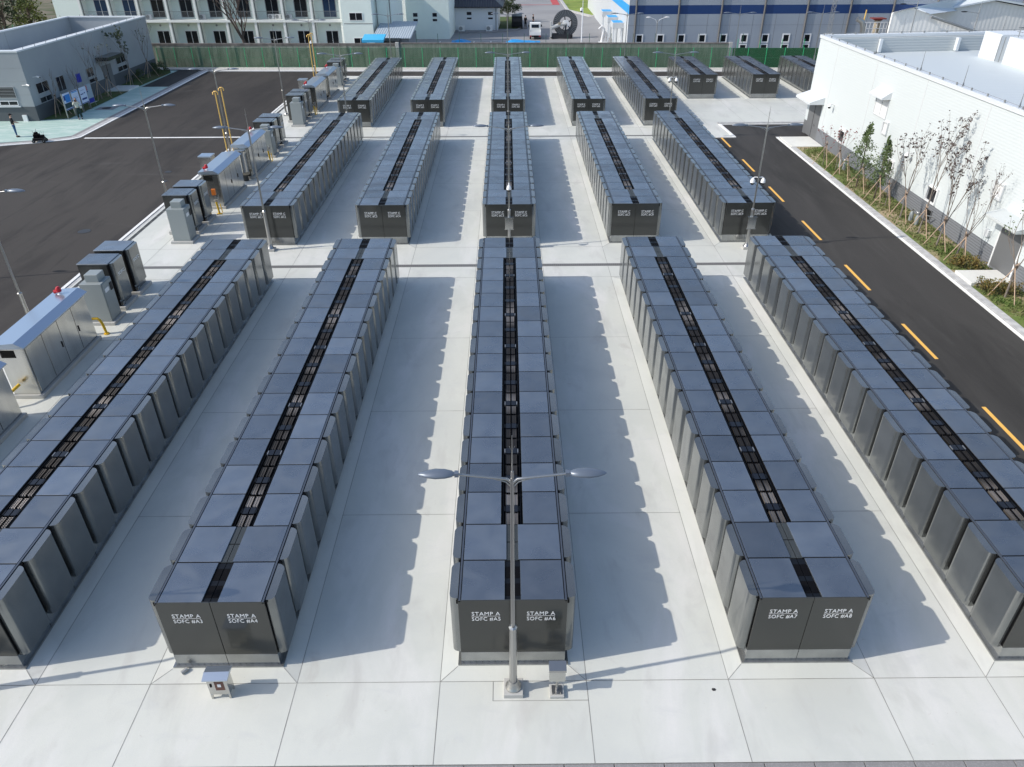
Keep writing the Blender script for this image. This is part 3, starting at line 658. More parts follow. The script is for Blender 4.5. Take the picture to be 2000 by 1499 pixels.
t = thing('gas_pipe', 'yellow elbow pipe rising from the slab beside the stainless cabinet near SOFC #A1', 'gas pipe', (-17.85, 17.2, G0))
MB().path([(-.35, 0, .75), (-.12, 0, .76), (-.03, 0, .68), (.03, 0, .5), (.08, 0, .02)], .06, 10).lathe([(.12, 0), (.12, .04)], 12, (.08, 0, 0)).build('pipe', 'yellow', t)
t = thing('gas_pipe', 'yellow pipe curving round the near end of the stainless cabinet', 'gas pipe', (-18.9, 11.6, G0))
MB().path([(-.3, -.4, .2), (.0, -.3, .3), (.25, -.1, .55), (.45, .35, .7)], .06, 10).build('pipe', 'yellow', t)
MB().path([(-.25, .45, .2), (-.25, .42, 2.0)], .025, 8).path([(-.32, .45, .2), (-.32, .42, 2.0)], .02, 8).build('conduit', 'tan', t)
for y, lb in ((32.75, 'SOFC #C1'), (59.9, 'SOFC #E1'), (44.4, 'the far end of SOFC #C1')):
    t = thing('gas_valve', 'yellow gas valve riser with gauges on the slab beside '+lb, 'gas valve', (-17.95, y, G0), 0, 'yellow gas valve risers')
    MB().path([(.05, 0, 0), (.0, 0, .75)], .06, 10).path([(.15, .25, 0), (.12, .22, .55)], .03, 8).box(-.1, .2, -.1, .1, 0, .03).build('riser', 'yellow', t)
    MB().path([(0, 0, .75), (0, 0, 1.1)], .03, 8).path([(-.12, 0, .85), (.15, 0, .9)], .04, 8).path([(.1, .1, .6), (.15, .15, 1.15)], .02, 6).ell((.1, 0, 1.0), (.07, .03, .07)).build('valve', 'galv', t)
    if y == 32.75: MB().box(-.14, .08, -.08, .08, 1.2, 1.55).build('actuator', 'orange', t)
for x, y, lb in ((-20.3, 38.6, 'square steel vent stack with a flat hood behind the stainless cabinet near SOFC #C1'), (-20.2, 66.0, 'square steel vent stack with a flat hood behind the stainless cabinet near SOFC #E1')):
    t = thing('vent_stack', lb, 'vent stack', (x, y, G0), 0, 'steel vent stacks')
    MB().box(-.40, .40, -.40, .40, 0, 1.95).build('duct', 'steel', t, bevel=.01); MB().box(-.43, .43, -.43, .43, 1.97, 2.05).box(-.3, .3, -.3, .3, 1.95, 1.97).build('hood', 'steel2', t)
def vent_pipe(x, y, h, label):
    t = thing('vent_pipe', label, 'vent pipe', (x, y, G0), 0, 'tall yellow vent pipes')
    MB().path([(0, 0, 0), (0, 0, h)], .042, 8).build('pipe', 'paleyellow', t)
    MB().path([(-.17, 0, h-.12), (-.16, 0, h+.02), (-.08, 0, h+.08), (.08, 0, h+.08), (.16, 0, h+.02), (.17, 0, h-.12)], .04, 8).build('hood', 'paleyellow', t)
vent_pipe(-19.5, 40.4, 5.65, 'left of the two tall yellow vent pipes near SOFC #C1'); vent_pipe(-19.5, 41.6, 5.67, 'right of the two tall yellow vent pipes near SOFC #C1')
vent_pipe(-19.7, 68.6, 5.6, 'left of the two tall yellow vent pipes near the green fence'); vent_pipe(-19.7, 69.8, 5.6, 'right of the two tall yellow vent pipes near the green fence')
mb = MB()
for x, y, a, b in ((-24.6, 28.5, .55, .45), (-25.5, 37.5, .3, .25)): mb.lathe([(a, 0), (a, .012)], 20, (x, y, G0-.012))
for i, (x, y, a) in enumerate(((-24.9, 29.9, .36), (-24.0, 39.6, .22), (-24.6, 41.8, .25))):
    tag(MB().lathe([(a, 0), (a, .012)], 20).build('manhole_cover', 'stain', None, loc=(x, y, G0-.01)), ['large round manhole cover in the asphalt near the kerb', 'small dark cover in the asphalt, nearer of two beside the vent stack', 'small dark cover in the asphalt, farther of two beside the vent stack'][i], 'manhole cover', 'manhole covers in the asphalt')
tag(MB().lathe([(.42, 0), (.42, .02)], 20).box(-.9, .9, -.7, .7, -.02, .006, 1).build('manhole_cover', ['stain', 'granite'], None, loc=(-38.7, 63, G0+.02)), 'round manhole cover in a grey square on the green paving', 'manhole cover', 'manhole covers in the asphalt')
tag(MB().path([(0, 0, 0), (.0, 0, .9), (0, 0, 1.2)], [.02, .012, .004], 6).path([(-.1, 0, .15), (0, 0, .02), (.1, 0, .15)], .012, 5).build('ground_rod', 'black', None, loc=(-20.1, 44.2, G0)), 'thin dark grounding rod standing near the kerb beside the lamp arm', 'grounding rod')

# ------------------------------------------------------------------ FENCES AND WALLS
FR = math.atan(-0.0375)
t = thing('mesh_fence', 'long green wire mesh fence with green posts along the far edge of the yard', 'fence', (0, FY(0), G0), FR)
FPm = MB().path([(0, 0, 0), (0, 0, 2.25)], .035, 6).mesh('post', ['green'])
FMm = MB().box(.04, 2.12, -.004, .004, .05, 2.2).mesh('mesh_panel', ['mesh'])
FRm = MB().box(.03, 2.13, -.012, .012, 2.17, 2.2).box(.03, 2.13, -.012, .012, .05, .08).box(.03, 2.13, -.01, .01, 1.1, 1.12).mesh('fence_rail', ['greend'])
for i in range(-20, 20):
    link('post', FPm, t, (.53+i*2.16, 0, 0)); link('mesh_panel', FMm, t, (.53+i*2.16, 0, 0)); link('fence_rail', FRm, t, (.53+i*2.16, 0, 0))
t = thing('concrete_wall', 'stained concrete wall with dark coping behind the green fence, in front of the balconies', 'wall', (0, FY(0)+.65, G0), FR)
MB().box(-55, -13.6, 0, .2, 0, 2.35).build('wall', 'cwall', t); MB().box(-55, -13.55, -.03, .25, 2.35, 2.62).build('coping', 'cap', t)
for i in range(9): MB().box(-52+i*4.6, -51.6+i*4.6, -.07, -.001, 0, 2.35).build('pier', 'cwall', t)
t = thing('concrete_wall', 'mossy concrete wall with fence posts on top behind the centre of the green fence', 'wall', (0, FY(0)+.65, G0), FR)
MB().box(-12.9, 26.3, 0, .2, 0, 2.55).build('wall', 'cwall2', t); MB().box(-12.9, 26.3, -.03, .25, 2.55, 2.68).build('coping', 'cap', t)
for x in (-13.35, 26.6): MB().box(x-.2, x+.2, -.1, .3, 0, 2.72).build('end_pier', 'plinth', t)
for i in range(16): MB().path([(-11+i*2.6, .3, 2.5), (-11+i*2.6, .3, 3.65)], .03, 6).build('post', mat('dark green post', (.03, .10, .07), .6) if i == 0 else bpy.data.materials['dark green post'], t)
t = thing('screen_fence', 'dense dark green screen fence on the far right behind the short blocks', 'fence', (0, FY(0)+.5, G0), FR)
MB().box(26.9, 60, -.01, .02, 0, 2.1).build('screen', 'mesh2', t)
for i in range(12): MB().path([(27.4+i*2.6, .1, 0), (27.4+i*2.6, .1, 3.1)], .03, 6).build('post', 'green', t)

# ------------------------------------------------------------------ LEFT BUILDING
t = thing('control_building', 'low blue grey panel building with white parapet on the left', 'building', (0, 0, 0))
x0, x1, y0, y1, H = -56.0, -42.4, 57.85, 84.6, 5.8
def ring(mb, P, Q, z0, z1, m=0):
    n = len(P)
    for i in range(n):
        j = (i+1) % n; mb.prism([P[i], P[j], Q[j], Q[i]], z0, z1, m)
Q4 = lambda a, b, c, d: [(a, c), (b, c), (b, d), (a, d)]
mb = MB(); ring(mb, [(x0, y0), (x1, y0), (x1, y1), (-51.7, y1+.3), (-51.9, 71), (x0, 66)], [(x0+.3, y0+.3), (x1-.3, y0+.3), (x1-.3, y1-.3), (-51.4, y1), (-51.6, 71), (x0+.3, 66)], G0, 5.68)
mb.build('wall', 'wallL', t)
mb = MB(); ring(mb, [(x0, y0-.04), (x1+.04, y0-.04), (x1+.04, y1+.04), (-51.74, y1+.34), (-51.94, 71), (x0-.04, 66)], [(x0, y0+.62), (x1-.7, y0+.62), (x1-.7, y1-.4), (-51.3, y1-.1), (-51.5, 71), (x0+.3, 66)], 5.68, 5.8)
mb.build('coping', 'coping', t)
mb = MB(); mb.prism([(x0+.3, y0+.3), (x1-.3, y0+.3), (x1-.3, y1-.3), (-51.4, y1), (-51.6, 71), (x0+.3, 66)], 3.2, 3.5); mb.build('roof', 'roofR', t)
MB().box(x0, x1+.012, y0-.012, y1, G0, 1.2).build('wall_base', 'bandL', t)
b = MB()
for y in [y0+1+i*1.9 for i in range(14)]: b.box(x1+.0, x1+.04, y, y+.03, 5.8, 5.98); b.box(-51.9, -51.86, y+.3, y+.33, 5.8, 5.98) if y > 70 else None
for x in (-44, -46, -48, -50): b.box(x, x+.03, y1, y1+.03, 5.8, 5.98)
b.box(x1+.01, x1+.022, y0, y1, 5.90, 5.912); b.build('conductor_clips', 'rail', t)
b = MB()
for y in (62.5, 67.2, 71.9, 76.6, 81.3): b.box(-51.61, -51.57, y, y+.03, 3.5, 5.6)
for z in (2.2, 3.3, 4.4): b.box(x0, x1, y0-.005, y0, z, z+.015)
for x in (-45.4, -48.4): b.box(x, x+.015, y0-.005, y0, 1.2, 5.6)
b.build('panel_seams', 'rail', t)
def window(par, o, u, w, z0, z1, fm='winf2', gm='win', fr=.06, bars=1, dep=.05, name='window'):
    """window on a vertical face: o = (x, y) of its first corner, u = unit vector along the face; face normal is right of u"""
    n = (u[1], -u[0]); X = Matrix(((u[0], -n[0], 0, o[0]), (u[1], -n[1], 0, o[1]), (0, 0, 1, 0), (0, 0, 0, 1)))
    f = MB(X); f.box(0, w, -dep, 0, z0, z0+fr).box(0, w, -dep, 0, z1-fr, z1).box(0, fr, -dep, 0, z0+fr, z1-fr).box(w-fr, w, -dep, 0, z0+fr, z1-fr)
    for i in range(bars): f.box(w*(i+1)/(bars+1)-fr*.4, w*(i+1)/(bars+1)+fr*.4, -dep+.005, 0, z0+fr, z1-fr)
    fo = f.build(name, fm, par, fix=True)
    MB(X).box(fr, w-fr, -.012, -.004, z0+fr, z1-fr).build('pane', gm, fo, fix=True)
    return fo
E = (0, 1)
for y, w, a, b in ((58.9, 2.1, 2.0, 2.95), (58.9, 2.1, 1.22, 1.75), (62.3, 1.5, 1.55, 2.9), (68.1, 1.5, 1.8, 2.7), (68.2, 2.4, 1.25, 1.7), (74.8, 2.3, 2.0, 2.9), (74.8, 2.3, 1.25, 1.8)):
    window(t, (x1+.004, y), E, w, a, b, 'winf2', 'win')
f = window(t, (x0+6.3, y0-.004), (1, 0), 6.0, 1.9, 2.9, 'winf2', 'win', bars=3)
b = MB()
for k in range(7): b.box(x0+6.4, x0+12.2, y0-.05, y0-.03, 1.98+k*.125, 2.02+k*.125)
b.build('louvre', 'rail', f)
window(t, (x0+10.6, y0-.004), (1, 0), 1.65, 1.3, 1.72, 'winf', 'win')
MB().box(x0+6, x0+12.4, y0-.12, y0-.013, 1.18, 1.26).build('sill', 'coping', t)
MB().box(-43.75, -43.35, y0-.15, y0-.013, G0, .5).build('wall_box', 'winf', t)
MB().box(x1+.013, x1+.05, 71.4, 73.4, .1, 2.4).box(x1+.05, x1+.06, 72.35, 72.45, .1, 2.4, 1).build('door', ['doorD', 'black'], t)
MB().box(x1+.012, x1+1.3, 70.6, 74.2, 3.0, 3.35).build('canopy', 'endp', t, bevel=.02)
MB().box(x1+.004, x1+.05, 69.9, 71.3, 1.2, 3.0).build('door_surround', 'wallL', t)
for px_, py_ in ((-42.4, 58.9), (-42.9, 57.85)):
    h = MB().path([(0, 0, 0), (.35, -.15, .05), (.7, -.35, .1)], .025, 6).path([(.6, -.3, .1), (.95, -.5, .06)], .07, 10).build('camera', 'plastic', t, loc=(px_, py_, 3.5 if py_ > 58 else 3.0))
    MB().path([(.95, -.5, .06), (.97, -.51, .058)], .055, 10).build('lens', 'glassblk', h)

# ------------------------------------------------------------------ RIGHT BUILDING
t = thing('white_hall', 'large white ribbed metal building with grey base on the right', 'building', (0, 0, 0))
XW = 24.8
P = [(XW, -30), (75, -30), (75, 57.2), (XW, 52.26)]; Qi = [(XW+.35, -29), (74, -29), (74, 56.7), (XW+.35, 51.9)]
mb = MB(); ring(mb, P, Qi, 1.0, 7.22); mb.build('wall', 'wallR', t)
mb = MB(); ring(mb, [(XW-.06, -30), (75, -30), (75, 57.3), (XW-.06, 52.34)], [(XW+.42, -29), (74, -29), (74, 56.6), (XW+.42, 51.85)], 7.22, 7.42); mb.build('coping', 'coping', t)
MB().prism(Qi, 5.9, 6.15).build('roof', 'roofR', t)
MB().prism([(XW+.42, 51.5), (74, 56.2), (74, 56.6), (XW+.42, 51.88)], 6.15, 7.2).build('parapet_lining', 'wallRin', t)
mb = MB(); ring(mb, [(XW-.02, -30), (75, -30), (75, 57.22), (XW-.02, 49.2)], [(XW+.3, -29), (74, -29), (74, 56.7), (XW+.3, 49.2)], G0, 1.0)
mb.build('wall_base', 'bandR', t)
MB().box(XW-.02, XW+.35, 51.7, 52.26, G0, 1.0).box(XW+.35, XW+.4, 49, 52.2, G0, 3).build('pillar_base', 'doorD', t)
b = MB()
for y in (48.41, 41.52, 34.6, 27.87, 21.0, 14.1): b.box(XW-.012, XW, y-.04, y+.04, 1.0, 7.2)
b.box(XW-.07, XW-.06, -30, 52.3, 7.2, 7.22).build('wall_seams', 'seam', t)
b = MB()
for i in range(40):
    y = 51.8-i*1.55; b.box(XW+.02, XW+.06, y-.05, y+.05, 7.42, 7.56)
    b.box(XW+.8+i*1.9, XW+.9+i*1.9, 52.15+i*.187, 52.22+i*.187, 7.42, 7.56) if i < 22 else None
b.path([(XW+.04, 52.2, 7.52), (XW+.04, -20, 7.52)], .012, 5).path([(XW+.1, 52.2, 7.52), (XW+45, 56.6, 7.52)], .012, 5)
b.build('conductor_rail', 'rail', t)
b = MB()
for y in (42.6, 36.2, 31.3, 26.0): b.path([(XW+.2, y, 7.42), (XW+.2, y, 8.5)], [.025, .008], 5).path([(XW+.1, y-.1, 7.42), (XW+.2, y, 7.65), (XW+.3, y+.1, 7.42)], .02, 5)
for x in (31.5, 40): b.path([(x, 52.3+(x-24.8)*.098, 7.42), (x, 52.3+(x-24.8)*.098, 8.5)], [.025, .008], 5)
b.build('lightning_rod', 'rail', t)
# rooftop stair house
MB().box(36.15, 39.0, 47.3, 49.6, 6.15, 7.95).box(36.15, 44, 38, 46.4, 6.15, 7.95).box(37.2, 44, 46.4, 47.3, 6.15, 7.7).build('stair_house', 'coping', t)
MB().path([(36.0, 46.6, 6.2), (36.0, 46.6, 7.9)], .03, 5).path([(36.0, 47.1, 6.2), (36.0, 47.1, 7.9)], .03, 5).build('ladder', 'galv', t)
b = MB()
for y in (38, 40, 42, 44, 46): b.path([(36.5, y, 7.95), (36.5, y, 8.55)], .03, 5)
b.path([(36.5, 38, 8.55), (36.5, 46.3, 8.55), (39, 46.3, 8.55)], .03, 5).path([(36.5, 38, 8.3), (36.5, 46.3, 8.3)], .02, 5).build('guard_rail', 'rail', t)
MB().box(29.3, 29.5, 51.6, 51.9, 6.2, 7.15).box(35.7, 35.9, 52.1, 52.5, 6.2, 7.15).build('parapet_ribs', 'coping', t)
Wd = (0, -1)
for y, w, a, b in ((31.25, 1.15, 1.06, 2.0), (36.75, .9, 1.15, 2.0), (44.95, 1.1, 1.02, 1.98)): window(t, (XW-.002, y), Wd, w, a, b, 'winf', 'win', fr=.10, bars=0, dep=.10)
for y, w, a, b in ((38.6, .75, 3.15, 3.95), (25.45, .85, 3.15, 3.98)):
    window(t, (XW-.002, y), Wd, w, a, b, 'seam', 'winf', fr=.08, bars=0, dep=.10)
f = window(t, (XW-.002, 40.45), Wd, 1.9, 4.0, 5.25, 'seam', 'winf', fr=.06, bars=1, dep=.05)
MB().yprism([(XW-.0, 5.75), (XW-.6, 5.35), (XW-.6, 5.25), (XW, 5.25)], 38.5, 40.5).build('window_hood', 'coping', t)
window(t, (XW-.024, 30.9), Wd, .8, .1, .75, 'doorD', 'win', fr=.05, bars=0)
MB().box(XW-.015, XW+.1, 49.2, 51.7, 0, 2.75).box(XW-.03, XW-.015, 50.43, 50.46, 0, 2.7, 1).build('door', ['doorD', 'black'], t)
MB().box(XW-.09, XW-.03, 49.9, 50.1, 1.0, 1.05).build('handle', 'galv', t)
MB().yprism([(XW-.01, 3.35), (XW-1.15, 2.95), (XW-1.15, 2.8), (XW-.01, 2.8)], 48.9, 52.1).build('canopy', 'coping', t)
MB().box(XW-.03, XW+.1, 22.0, 23.75, .15, 2.35).build('door', 'doorD', t)
MB().box(XW-.05, XW+.1, 23.75, 23.85, 0, 2.5).box(XW-.05, XW+.1, 21.9, 22.0, 0, 2.5).box(XW-.05, XW+.1, 21.9, 23.85, 2.36, 2.5).build('door_frame', 'winf', t)
MB().yprism([(XW-.01, 2.95), (XW-.9, 2.75), (XW-.9, 2.6), (XW-.01, 2.6)], 21.5, 24.2).build('canopy', 'wallRin', t)
MB().box(XW-.15, XW-.021, 24.5, 24.85, 1.3, 1.65).build('wall_box', 'seam', t)
for y, z in ((46.9, 3.2), (34.0, 3.0)):
    h = MB().path([(0, 0, 0), (-.35, 0, .1)], .03, 6).lathe([(.05, .08), (.13, 0), (.14, -.1)], 12, (-.38, 0, 0)).build('camera', 'plastic', t, loc=(XW, y, z))
    MB().ell((-.38, 0, -.1), (.12, .12, .16), 12, 6).build('lens', 'glassblk', h)

# ------------------------------------------------------------------ TREES
def leaf_cloud(mb, c, r, n, size, R, m=0, squash=1.0):
    for _ in range(n):
        while True:
            p = Vector((R.uniform(-1, 1), R.uniform(-1, 1), R.uniform(-1, 1)))
            if p.length <= 1: break
        p = Vector((c[0]+p.x*r[0], c[1]+p.y*r[1], c[2]+p.z*r[2]))
        a = Vector((R.gauss(0, 1), R.gauss(0, 1), R.gauss(0, 1))).normalized(); b = a.cross(Vector((R.gauss(0, 1), R.gauss(0, 1), R.gauss(0, 1)))).normalized()
        s_ = size*R.uniform(.6, 1.3)
        mb.poly([p-a*s_*.5, p+b*s_*.3, p+a*s_*.5, p-b*s_*.3], m)
def grow(mb, tips, p, d, L, r, lev, R, spread=.5, up_=.25, kids=3):
    n = 3; pts = [p]; q = p; dd = d.copy()
    for i in range(n):
        dd = (dd+Vector((R.uniform(-.12, .12), R.uniform(-.12, .12), R.uniform(-.02, .10)))).normalized(); q = q+dd*L/n; pts.append(q)
    mb.path(pts, [r, r*.85, r*.7, r*.55], 5 if lev else 7)
    if lev <= 0: tips.append(q); tips.append(pts[2]); return
    for k in range(kids):
        a = R.uniform(0, 2*PI); v = Vector((math.cos(a), math.sin(a), 0))*spread
        nd = (dd+v+Vector((0, 0, up_))).normalized(); s_ = pts[R.choice((1, 2, 3))] if k else q
        grow(mb, tips, s_, nd, L*R.uniform(.6, .85), r*.55, lev-1, R, spread, up_, kids)
def bare_tree(x, y, h, label, group, seed, lean=(0, 0), bark='bark2', leaf=None, nleaf=0, lsize=.1, r=.045, lev=3, tr=.28, spread=.45, z=G0, kids=3, name='bare_tree', cat='tree', stakes=0, up_=.25):
    R = random.Random(seed); t = thing(name, label, cat, (x, y, z), 0, group)
    mb = MB(); tips = []
    base = Vector((0, 0, -.1)); top = Vector((lean[0]*h*tr, lean[1]*h*tr, h*tr)); mb.path([base, (base+top)/2, top], [r*1.2, r, r*.85], 8)
    for k in range(kids):
        a = k*2*PI/kids+R.uniform(-.5, .5); grow(mb, tips, top-Vector((0, 0, R.uniform(0, .3)*h*tr)), Vector((math.cos(a)*spread*.6+lean[0], math.sin(a)*spread*.6+lean[1], 1)).normalized(), h*.36, r*.62, lev-1, R, spread, up_, kids)
    mb.build('trunk', bark, t)
    if leaf:
        lb = MB()
        for _ in range(nleaf):
            c = R.choice(tips); leaf_cloud(lb, c, (.09*h*.3,)*3, 1, lsize, R)
        lb.build('foliage', leaf, t)
    return t
def tripod(x, y, label, h=1.65, legs=3, ang=0.6, rad=.75):
    t = thing('tree_stakes', label, 'tree stakes', (x, y, G0), 0, 'wooden stakes holding young trees')
    for k in range(legs):
        a = ang+k*2*PI/legs; MB().path([(math.cos(a)*rad*(1+.15*math.sin(x*9+k)), math.sin(a)*rad*(1+.15*math.cos(y*7+k)), 0), (-math.cos(a)*.08, -math.sin(a)*.08, h+.1*math.sin(y*5+k*2))], .023, 6).build('stake', 'stake', t)
    MB().lathe([(.07, h-.16), (.07, h-.06)], 8).build('tie', 'bark', t)
    return t
def conifer(x, y, h, label, seed, rr=.75, group='young evergreens in the planting bed'):
    R = random.Random(seed); t = thing('evergreen_tree', label, 'tree', (x, y, G0), 0, group)
    MB().path([(0, 0, -.1), (0.03, 0, h*.5), (0, 0, h*.95)], [.05, .035, .01], 7).build('trunk', 'bark', t)
    lb = MB()
    for i in range(62):
        f = i/62; z = h*(.22+.76*f); r_ = rr*(1-f)**.75*R.uniform(.55, 1.1)+.06; a = R.uniform(0, 2*PI)
        leaf_cloud(lb, (math.cos(a)*r_*.6, math.sin(a)*r_*.6, z), (r_*.5, r_*.5, .22), 32, .12, R)
    lb.build('foliage', 'leafg', t)
    return t
# planting bed trees (from the far door towards the camera)
bare_tree(22.9, 42.3, 2.6, 'small red-leaved tree nearest the far door of the white building', 'young trees in the planting bed', 11, leaf='leafr', nleaf=70, lsize=.12, r=.025)
tripod(22.9, 42.3, 'wooden stakes round the red-leaved tree nearest the far door')
bare_tree(23.3, 40.9, 2.9, 'second small red-leaved tree from the far door, beside the standpipes', 'young trees in the planting bed', 12, leaf='leafr', nleaf=90, lsize=.12, r=.025)
tripod(23.2, 40.6, 'wooden stakes round the second red-leaved tree from the far door')
tripod(23.1, 38.9, 'wooden stakes just before the larger evergreen')
conifer(23.3, 37.2, 4.2, 'taller green evergreen with its stakes in the planting bed', 21, 1.2)
tripod(23.2, 36.6, 'wooden stakes at the foot of the taller evergreen')
conifer(23.5, 34.8, 3.9, 'slimmer evergreen nearer the camera in the planting bed', 22, .9)
tripod(23.4, 34.5, 'wooden stakes at the foot of the slimmer evergreen')
bare_tree(23.5, 33.2, 3.2, 'thin bare grey sapling beside the slimmer evergreen', 'young trees in the planting bed', 13, r=.025, leaf='leafb', nleaf=40)
tripod(23.3, 33.0, 'wooden stakes round the thin grey sapling')
BT = 'bare trees with a few withered leaves along the white wall'
bare_tree(23.5, 31.1, 5.0, 'bare tree with withered leaves left of the dark window', BT, 14, leaf='leafb', nleaf=260, lsize=.13, tr=.3, spread=.28)
tripod(23.4, 31.0, 'wooden stakes round the bare tree left of the dark window')
bare_tree(23.4, 28.6, 5.6, 'tallest bare tree, in front of the dark white-framed window', BT, 15, lean=(.12, .1), leaf='leafb', nleaf=420, lsize=.13, tr=.36, spread=.36)
tripod(23.4, 28.5, 'wooden stakes round the tallest bare tree')
bare_tree(23.5, 26.7, 5.3, 'bushy bare tree with withered leaves right of the dark window', BT, 16, lean=(.1, 0), leaf='leafb', nleaf=420, lsize=.13, tr=.28, spread=.34)
tripod(23.5, 26.6, 'wooden stakes round the bushy bare tree')
bare_tree(23.4, 24.6, 4.9, 'thin bare tree with curved limbs beside the yellowing shrubs', BT, 17, lean=(.12, 0), leaf='leafb', nleaf=120, lsize=.09, tr=.3, spread=.45)
tripod(23.5, 24.4, 'wooden stakes round the thin tree beside the yellowing shrubs')
bare_tree(23.6, 20.2, 4.3, 'bare tree at the right picture edge in front of the near door', BT, 18, leaf='leafg', nleaf=130, lsize=.10, tr=.4, spread=.45)
tripod(23.5, 20.1, 'wooden stakes nearest the camera, beside the concrete step', h=1.75, rad=.8)
def shrubs(x, y, rx, ry, n, label, seed):
    R = random.Random(seed); t = thing('shrub', label, 'shrub', (x, y, G0), 0, 'yellowing shrubs by the near door')
    lb = MB(); st = MB()
    for i in range(n):
        a = R.uniform(0, 2*PI); q = math.sqrt(R.random()); c = (math.cos(a)*rx*q, math.sin(a)*ry*q)
        st.path([(c[0], c[1], 0), (c[0]+R.uniform(-.1, .1), c[1]+R.uniform(-.1, .1), .45)], .01, 4)
        leaf_cloud(lb, (c[0], c[1], R.uniform(.2, .5)), (.2, .2, .2), 32, .10, R)
    lb.build('foliage', 'shrub', t); st.build('stems', 'bark', t)
shrubs(23.3, 23.9, .45, .45, 26, 'yellowing shrub beyond the concrete step', 31); shrubs(23.9, 23.6, .4, .5, 22, 'green and brown shrub against the wall beyond the concrete step', 32)
shrubs(23.1, 20.9, .4, .55, 26, 'yellowing shrub on the near side of the concrete step', 33); shrubs(24.0, 20.7, .5, .45, 24, 'dark green shrub between the stakes and the wall', 34)
for x, y, lb in ((23.9, 41.2, 'grey standpipes beside the red-leaved trees'), (23.9, 30.2, 'grey standpipes left of the tallest bare tree')):
    t = thing('standpipe', lb, 'standpipe', (x, y, G0), 0, 'grey standpipes in the planting bed')
    MB().lathe([(.12, 0), (.12, .5), (.06, .62)], 12, (0, .45, 0)).build('tank', 'greybox', t); MB().lathe([(.12, 0), (.12, .5), (.06, .62)], 12, (0, -.25, 0)).build('tank', 'greybox', t)
    MB().path([(0, .45, .6), (0, .45, .75), (0, -.25, .75), (0, -.25, .6)], .045, 8).path([(0, -.25, .75), (.7, -.6, .6)], .04, 8).build('pipe', 'galv', t)
# grass tufts in the bed
R = random.Random(5); mb = MB()
for _ in range(7500):
    x = R.uniform(22.75, 24.7); y = R.uniform(8, 47.0)
    if 21.3 < y < 23.1: continue
    dens = .5+.5*math.sin(y*1.3+x*2.1)*math.cos(y*.41-x)
    if R.random() > dens*.9+(.35 if x > 23.6 else 0): continue
    for k in range(3):
        a = R.uniform(0, 2*PI); h = R.uniform(.06, .16); dx, dy = math.cos(a)*.035, math.sin(a)*.035; lx, ly = R.uniform(-.07, .07), R.uniform(-.07, .07)
        mb.poly([(x-dx, y-dy, G0+.03), (x+dx, y+dy, G0+.03), (x+lx, y+ly, G0+.03+h)])
tag(mb.build('grass', 'grass'), 'patchy grass growing in the planting bed along the white wall', 'grass', kind='stuff')
# left building trees
LT = 'staked young trees in front of the blue grey building'
for x, y, h, lf, nl, sd, lb in ((-41.6, 60.0, 3.6, None, 0, 41, 'thin bare tree at the near corner of the blue grey building'), (-41.3, 63.4, 3.3, None, 0, 42, 'low bare tree behind the display boards'),
    (-41.1, 67.2, 5.2, None, 0, 43, 'tall pale bare tree left of the dark entrance canopy'), (-41.0, 69.1, 4.6, 'leafd', 60, 44, 'bare tree right before the dark entrance canopy'),
    (-41.1, 74.6, 4.9, 'leafd', 700, 45, 'leafy tree right of the dark entrance canopy'), (-41.1, 79.3, 5.2, 'leafd', 50, 46, 'dark bare tree near the far corner of the blue grey building')):
    bare_tree(x, y, h, lb, LT, sd, leaf=lf, nleaf=nl, lsize=.15, tr=.38, r=.05, spread=.5, bark='bark2')
    if y != 63.4: tripod(x, y, 'wooden stakes round the '+lb.split(' at ')[0].split(' left')[0].split(' right')[0].split(' near')[0]+f', {["first","second","third","fourth","fifth","sixth"][sd-41]} from the near corner', h=1.9, rad=.9)
R = random.Random(9)
for x, y, lb in ((-41.2, 82.6, 'dark shrub at the far corner of the blue grey building'), (-40.6, 81.2, 'dark shrub near the far end of the forecourt'), (-41.5, 61.6, 'low dark shrub between the first two trees'), (-41.6, 76.8, 'low dark shrub under the leafy tree')):
    t = thing('shrub', lb, 'shrub', (x, y, G0), 0, 'dark shrubs before the blue grey building'); lb_ = MB()
    for i in range(16): leaf_cloud(lb_, (R.uniform(-.7, .7), R.uniform(-.9, .9), R.uniform(.2, 1.1)), (.3, .3, .25), 28, .16, R)
    lb_.build('foliage', 'leafd', t)
# display boards
t = thing('display_board', 'three-panel display board on legs with blue and white posters', 'display board', (-40.15, 58.55, G0), PI/2-.04)
def panel(x, w, cols):
    b = MB(); b.box(x, x+w, -.03, .03, .72, 2.12).box(x-.06, x, -.04, .04, 0, 2.2, 1).box(x+w, x+w+.06, -.04, .04, 0, 2.2, 1)
    for (a, c, z0, z1, m) in cols: b.box(x+a*w, x+c*w, -.036, -.031, z0, z1, m)
    o = b.build('board_panel', ['boardw', 'galv', 'boardb', 'boardn', 'boardg', 'skyb'], t); return o
panel(.05, 1.2, [(.04, .96, .86, 1.30, 4), (.10, .3, 1.55, 1.95, 3), (.30, .95, 1.35, 2.0, 2), (.0, 1, .74, .8, 3)])
panel(1.45, 1.2, [(.1, .9, 1.93, 2.0, 5), (.0, 1, 2.04, 2.10, 3), (.2, .7, 1.5, 1.52, 3), (.2, .8, 1.4, 1.42, 3), (.2, .75, 1.2, 1.22, 3)])
panel(2.85, 1.2, [(.1, .5, 1.52, 1.60, 3), (.6, .75, 1.56, 1.66, 3), (.1, .7, 1.86, 1.88, 3), (.15, .85, 1.05, 1.2, 3), (0, 1, .74, .8, 3)])
t = thing('banner_stand', 'grey banner with red blocks above and blue foot beside the display board', 'banner', (-40.3, 63.0, G0), PI/2-.04)
b = MB().box(0, 1.15, -.02, .02, .45, 2.1).box(.0, 1.15, -.026, -.021, .45, .85, 1)
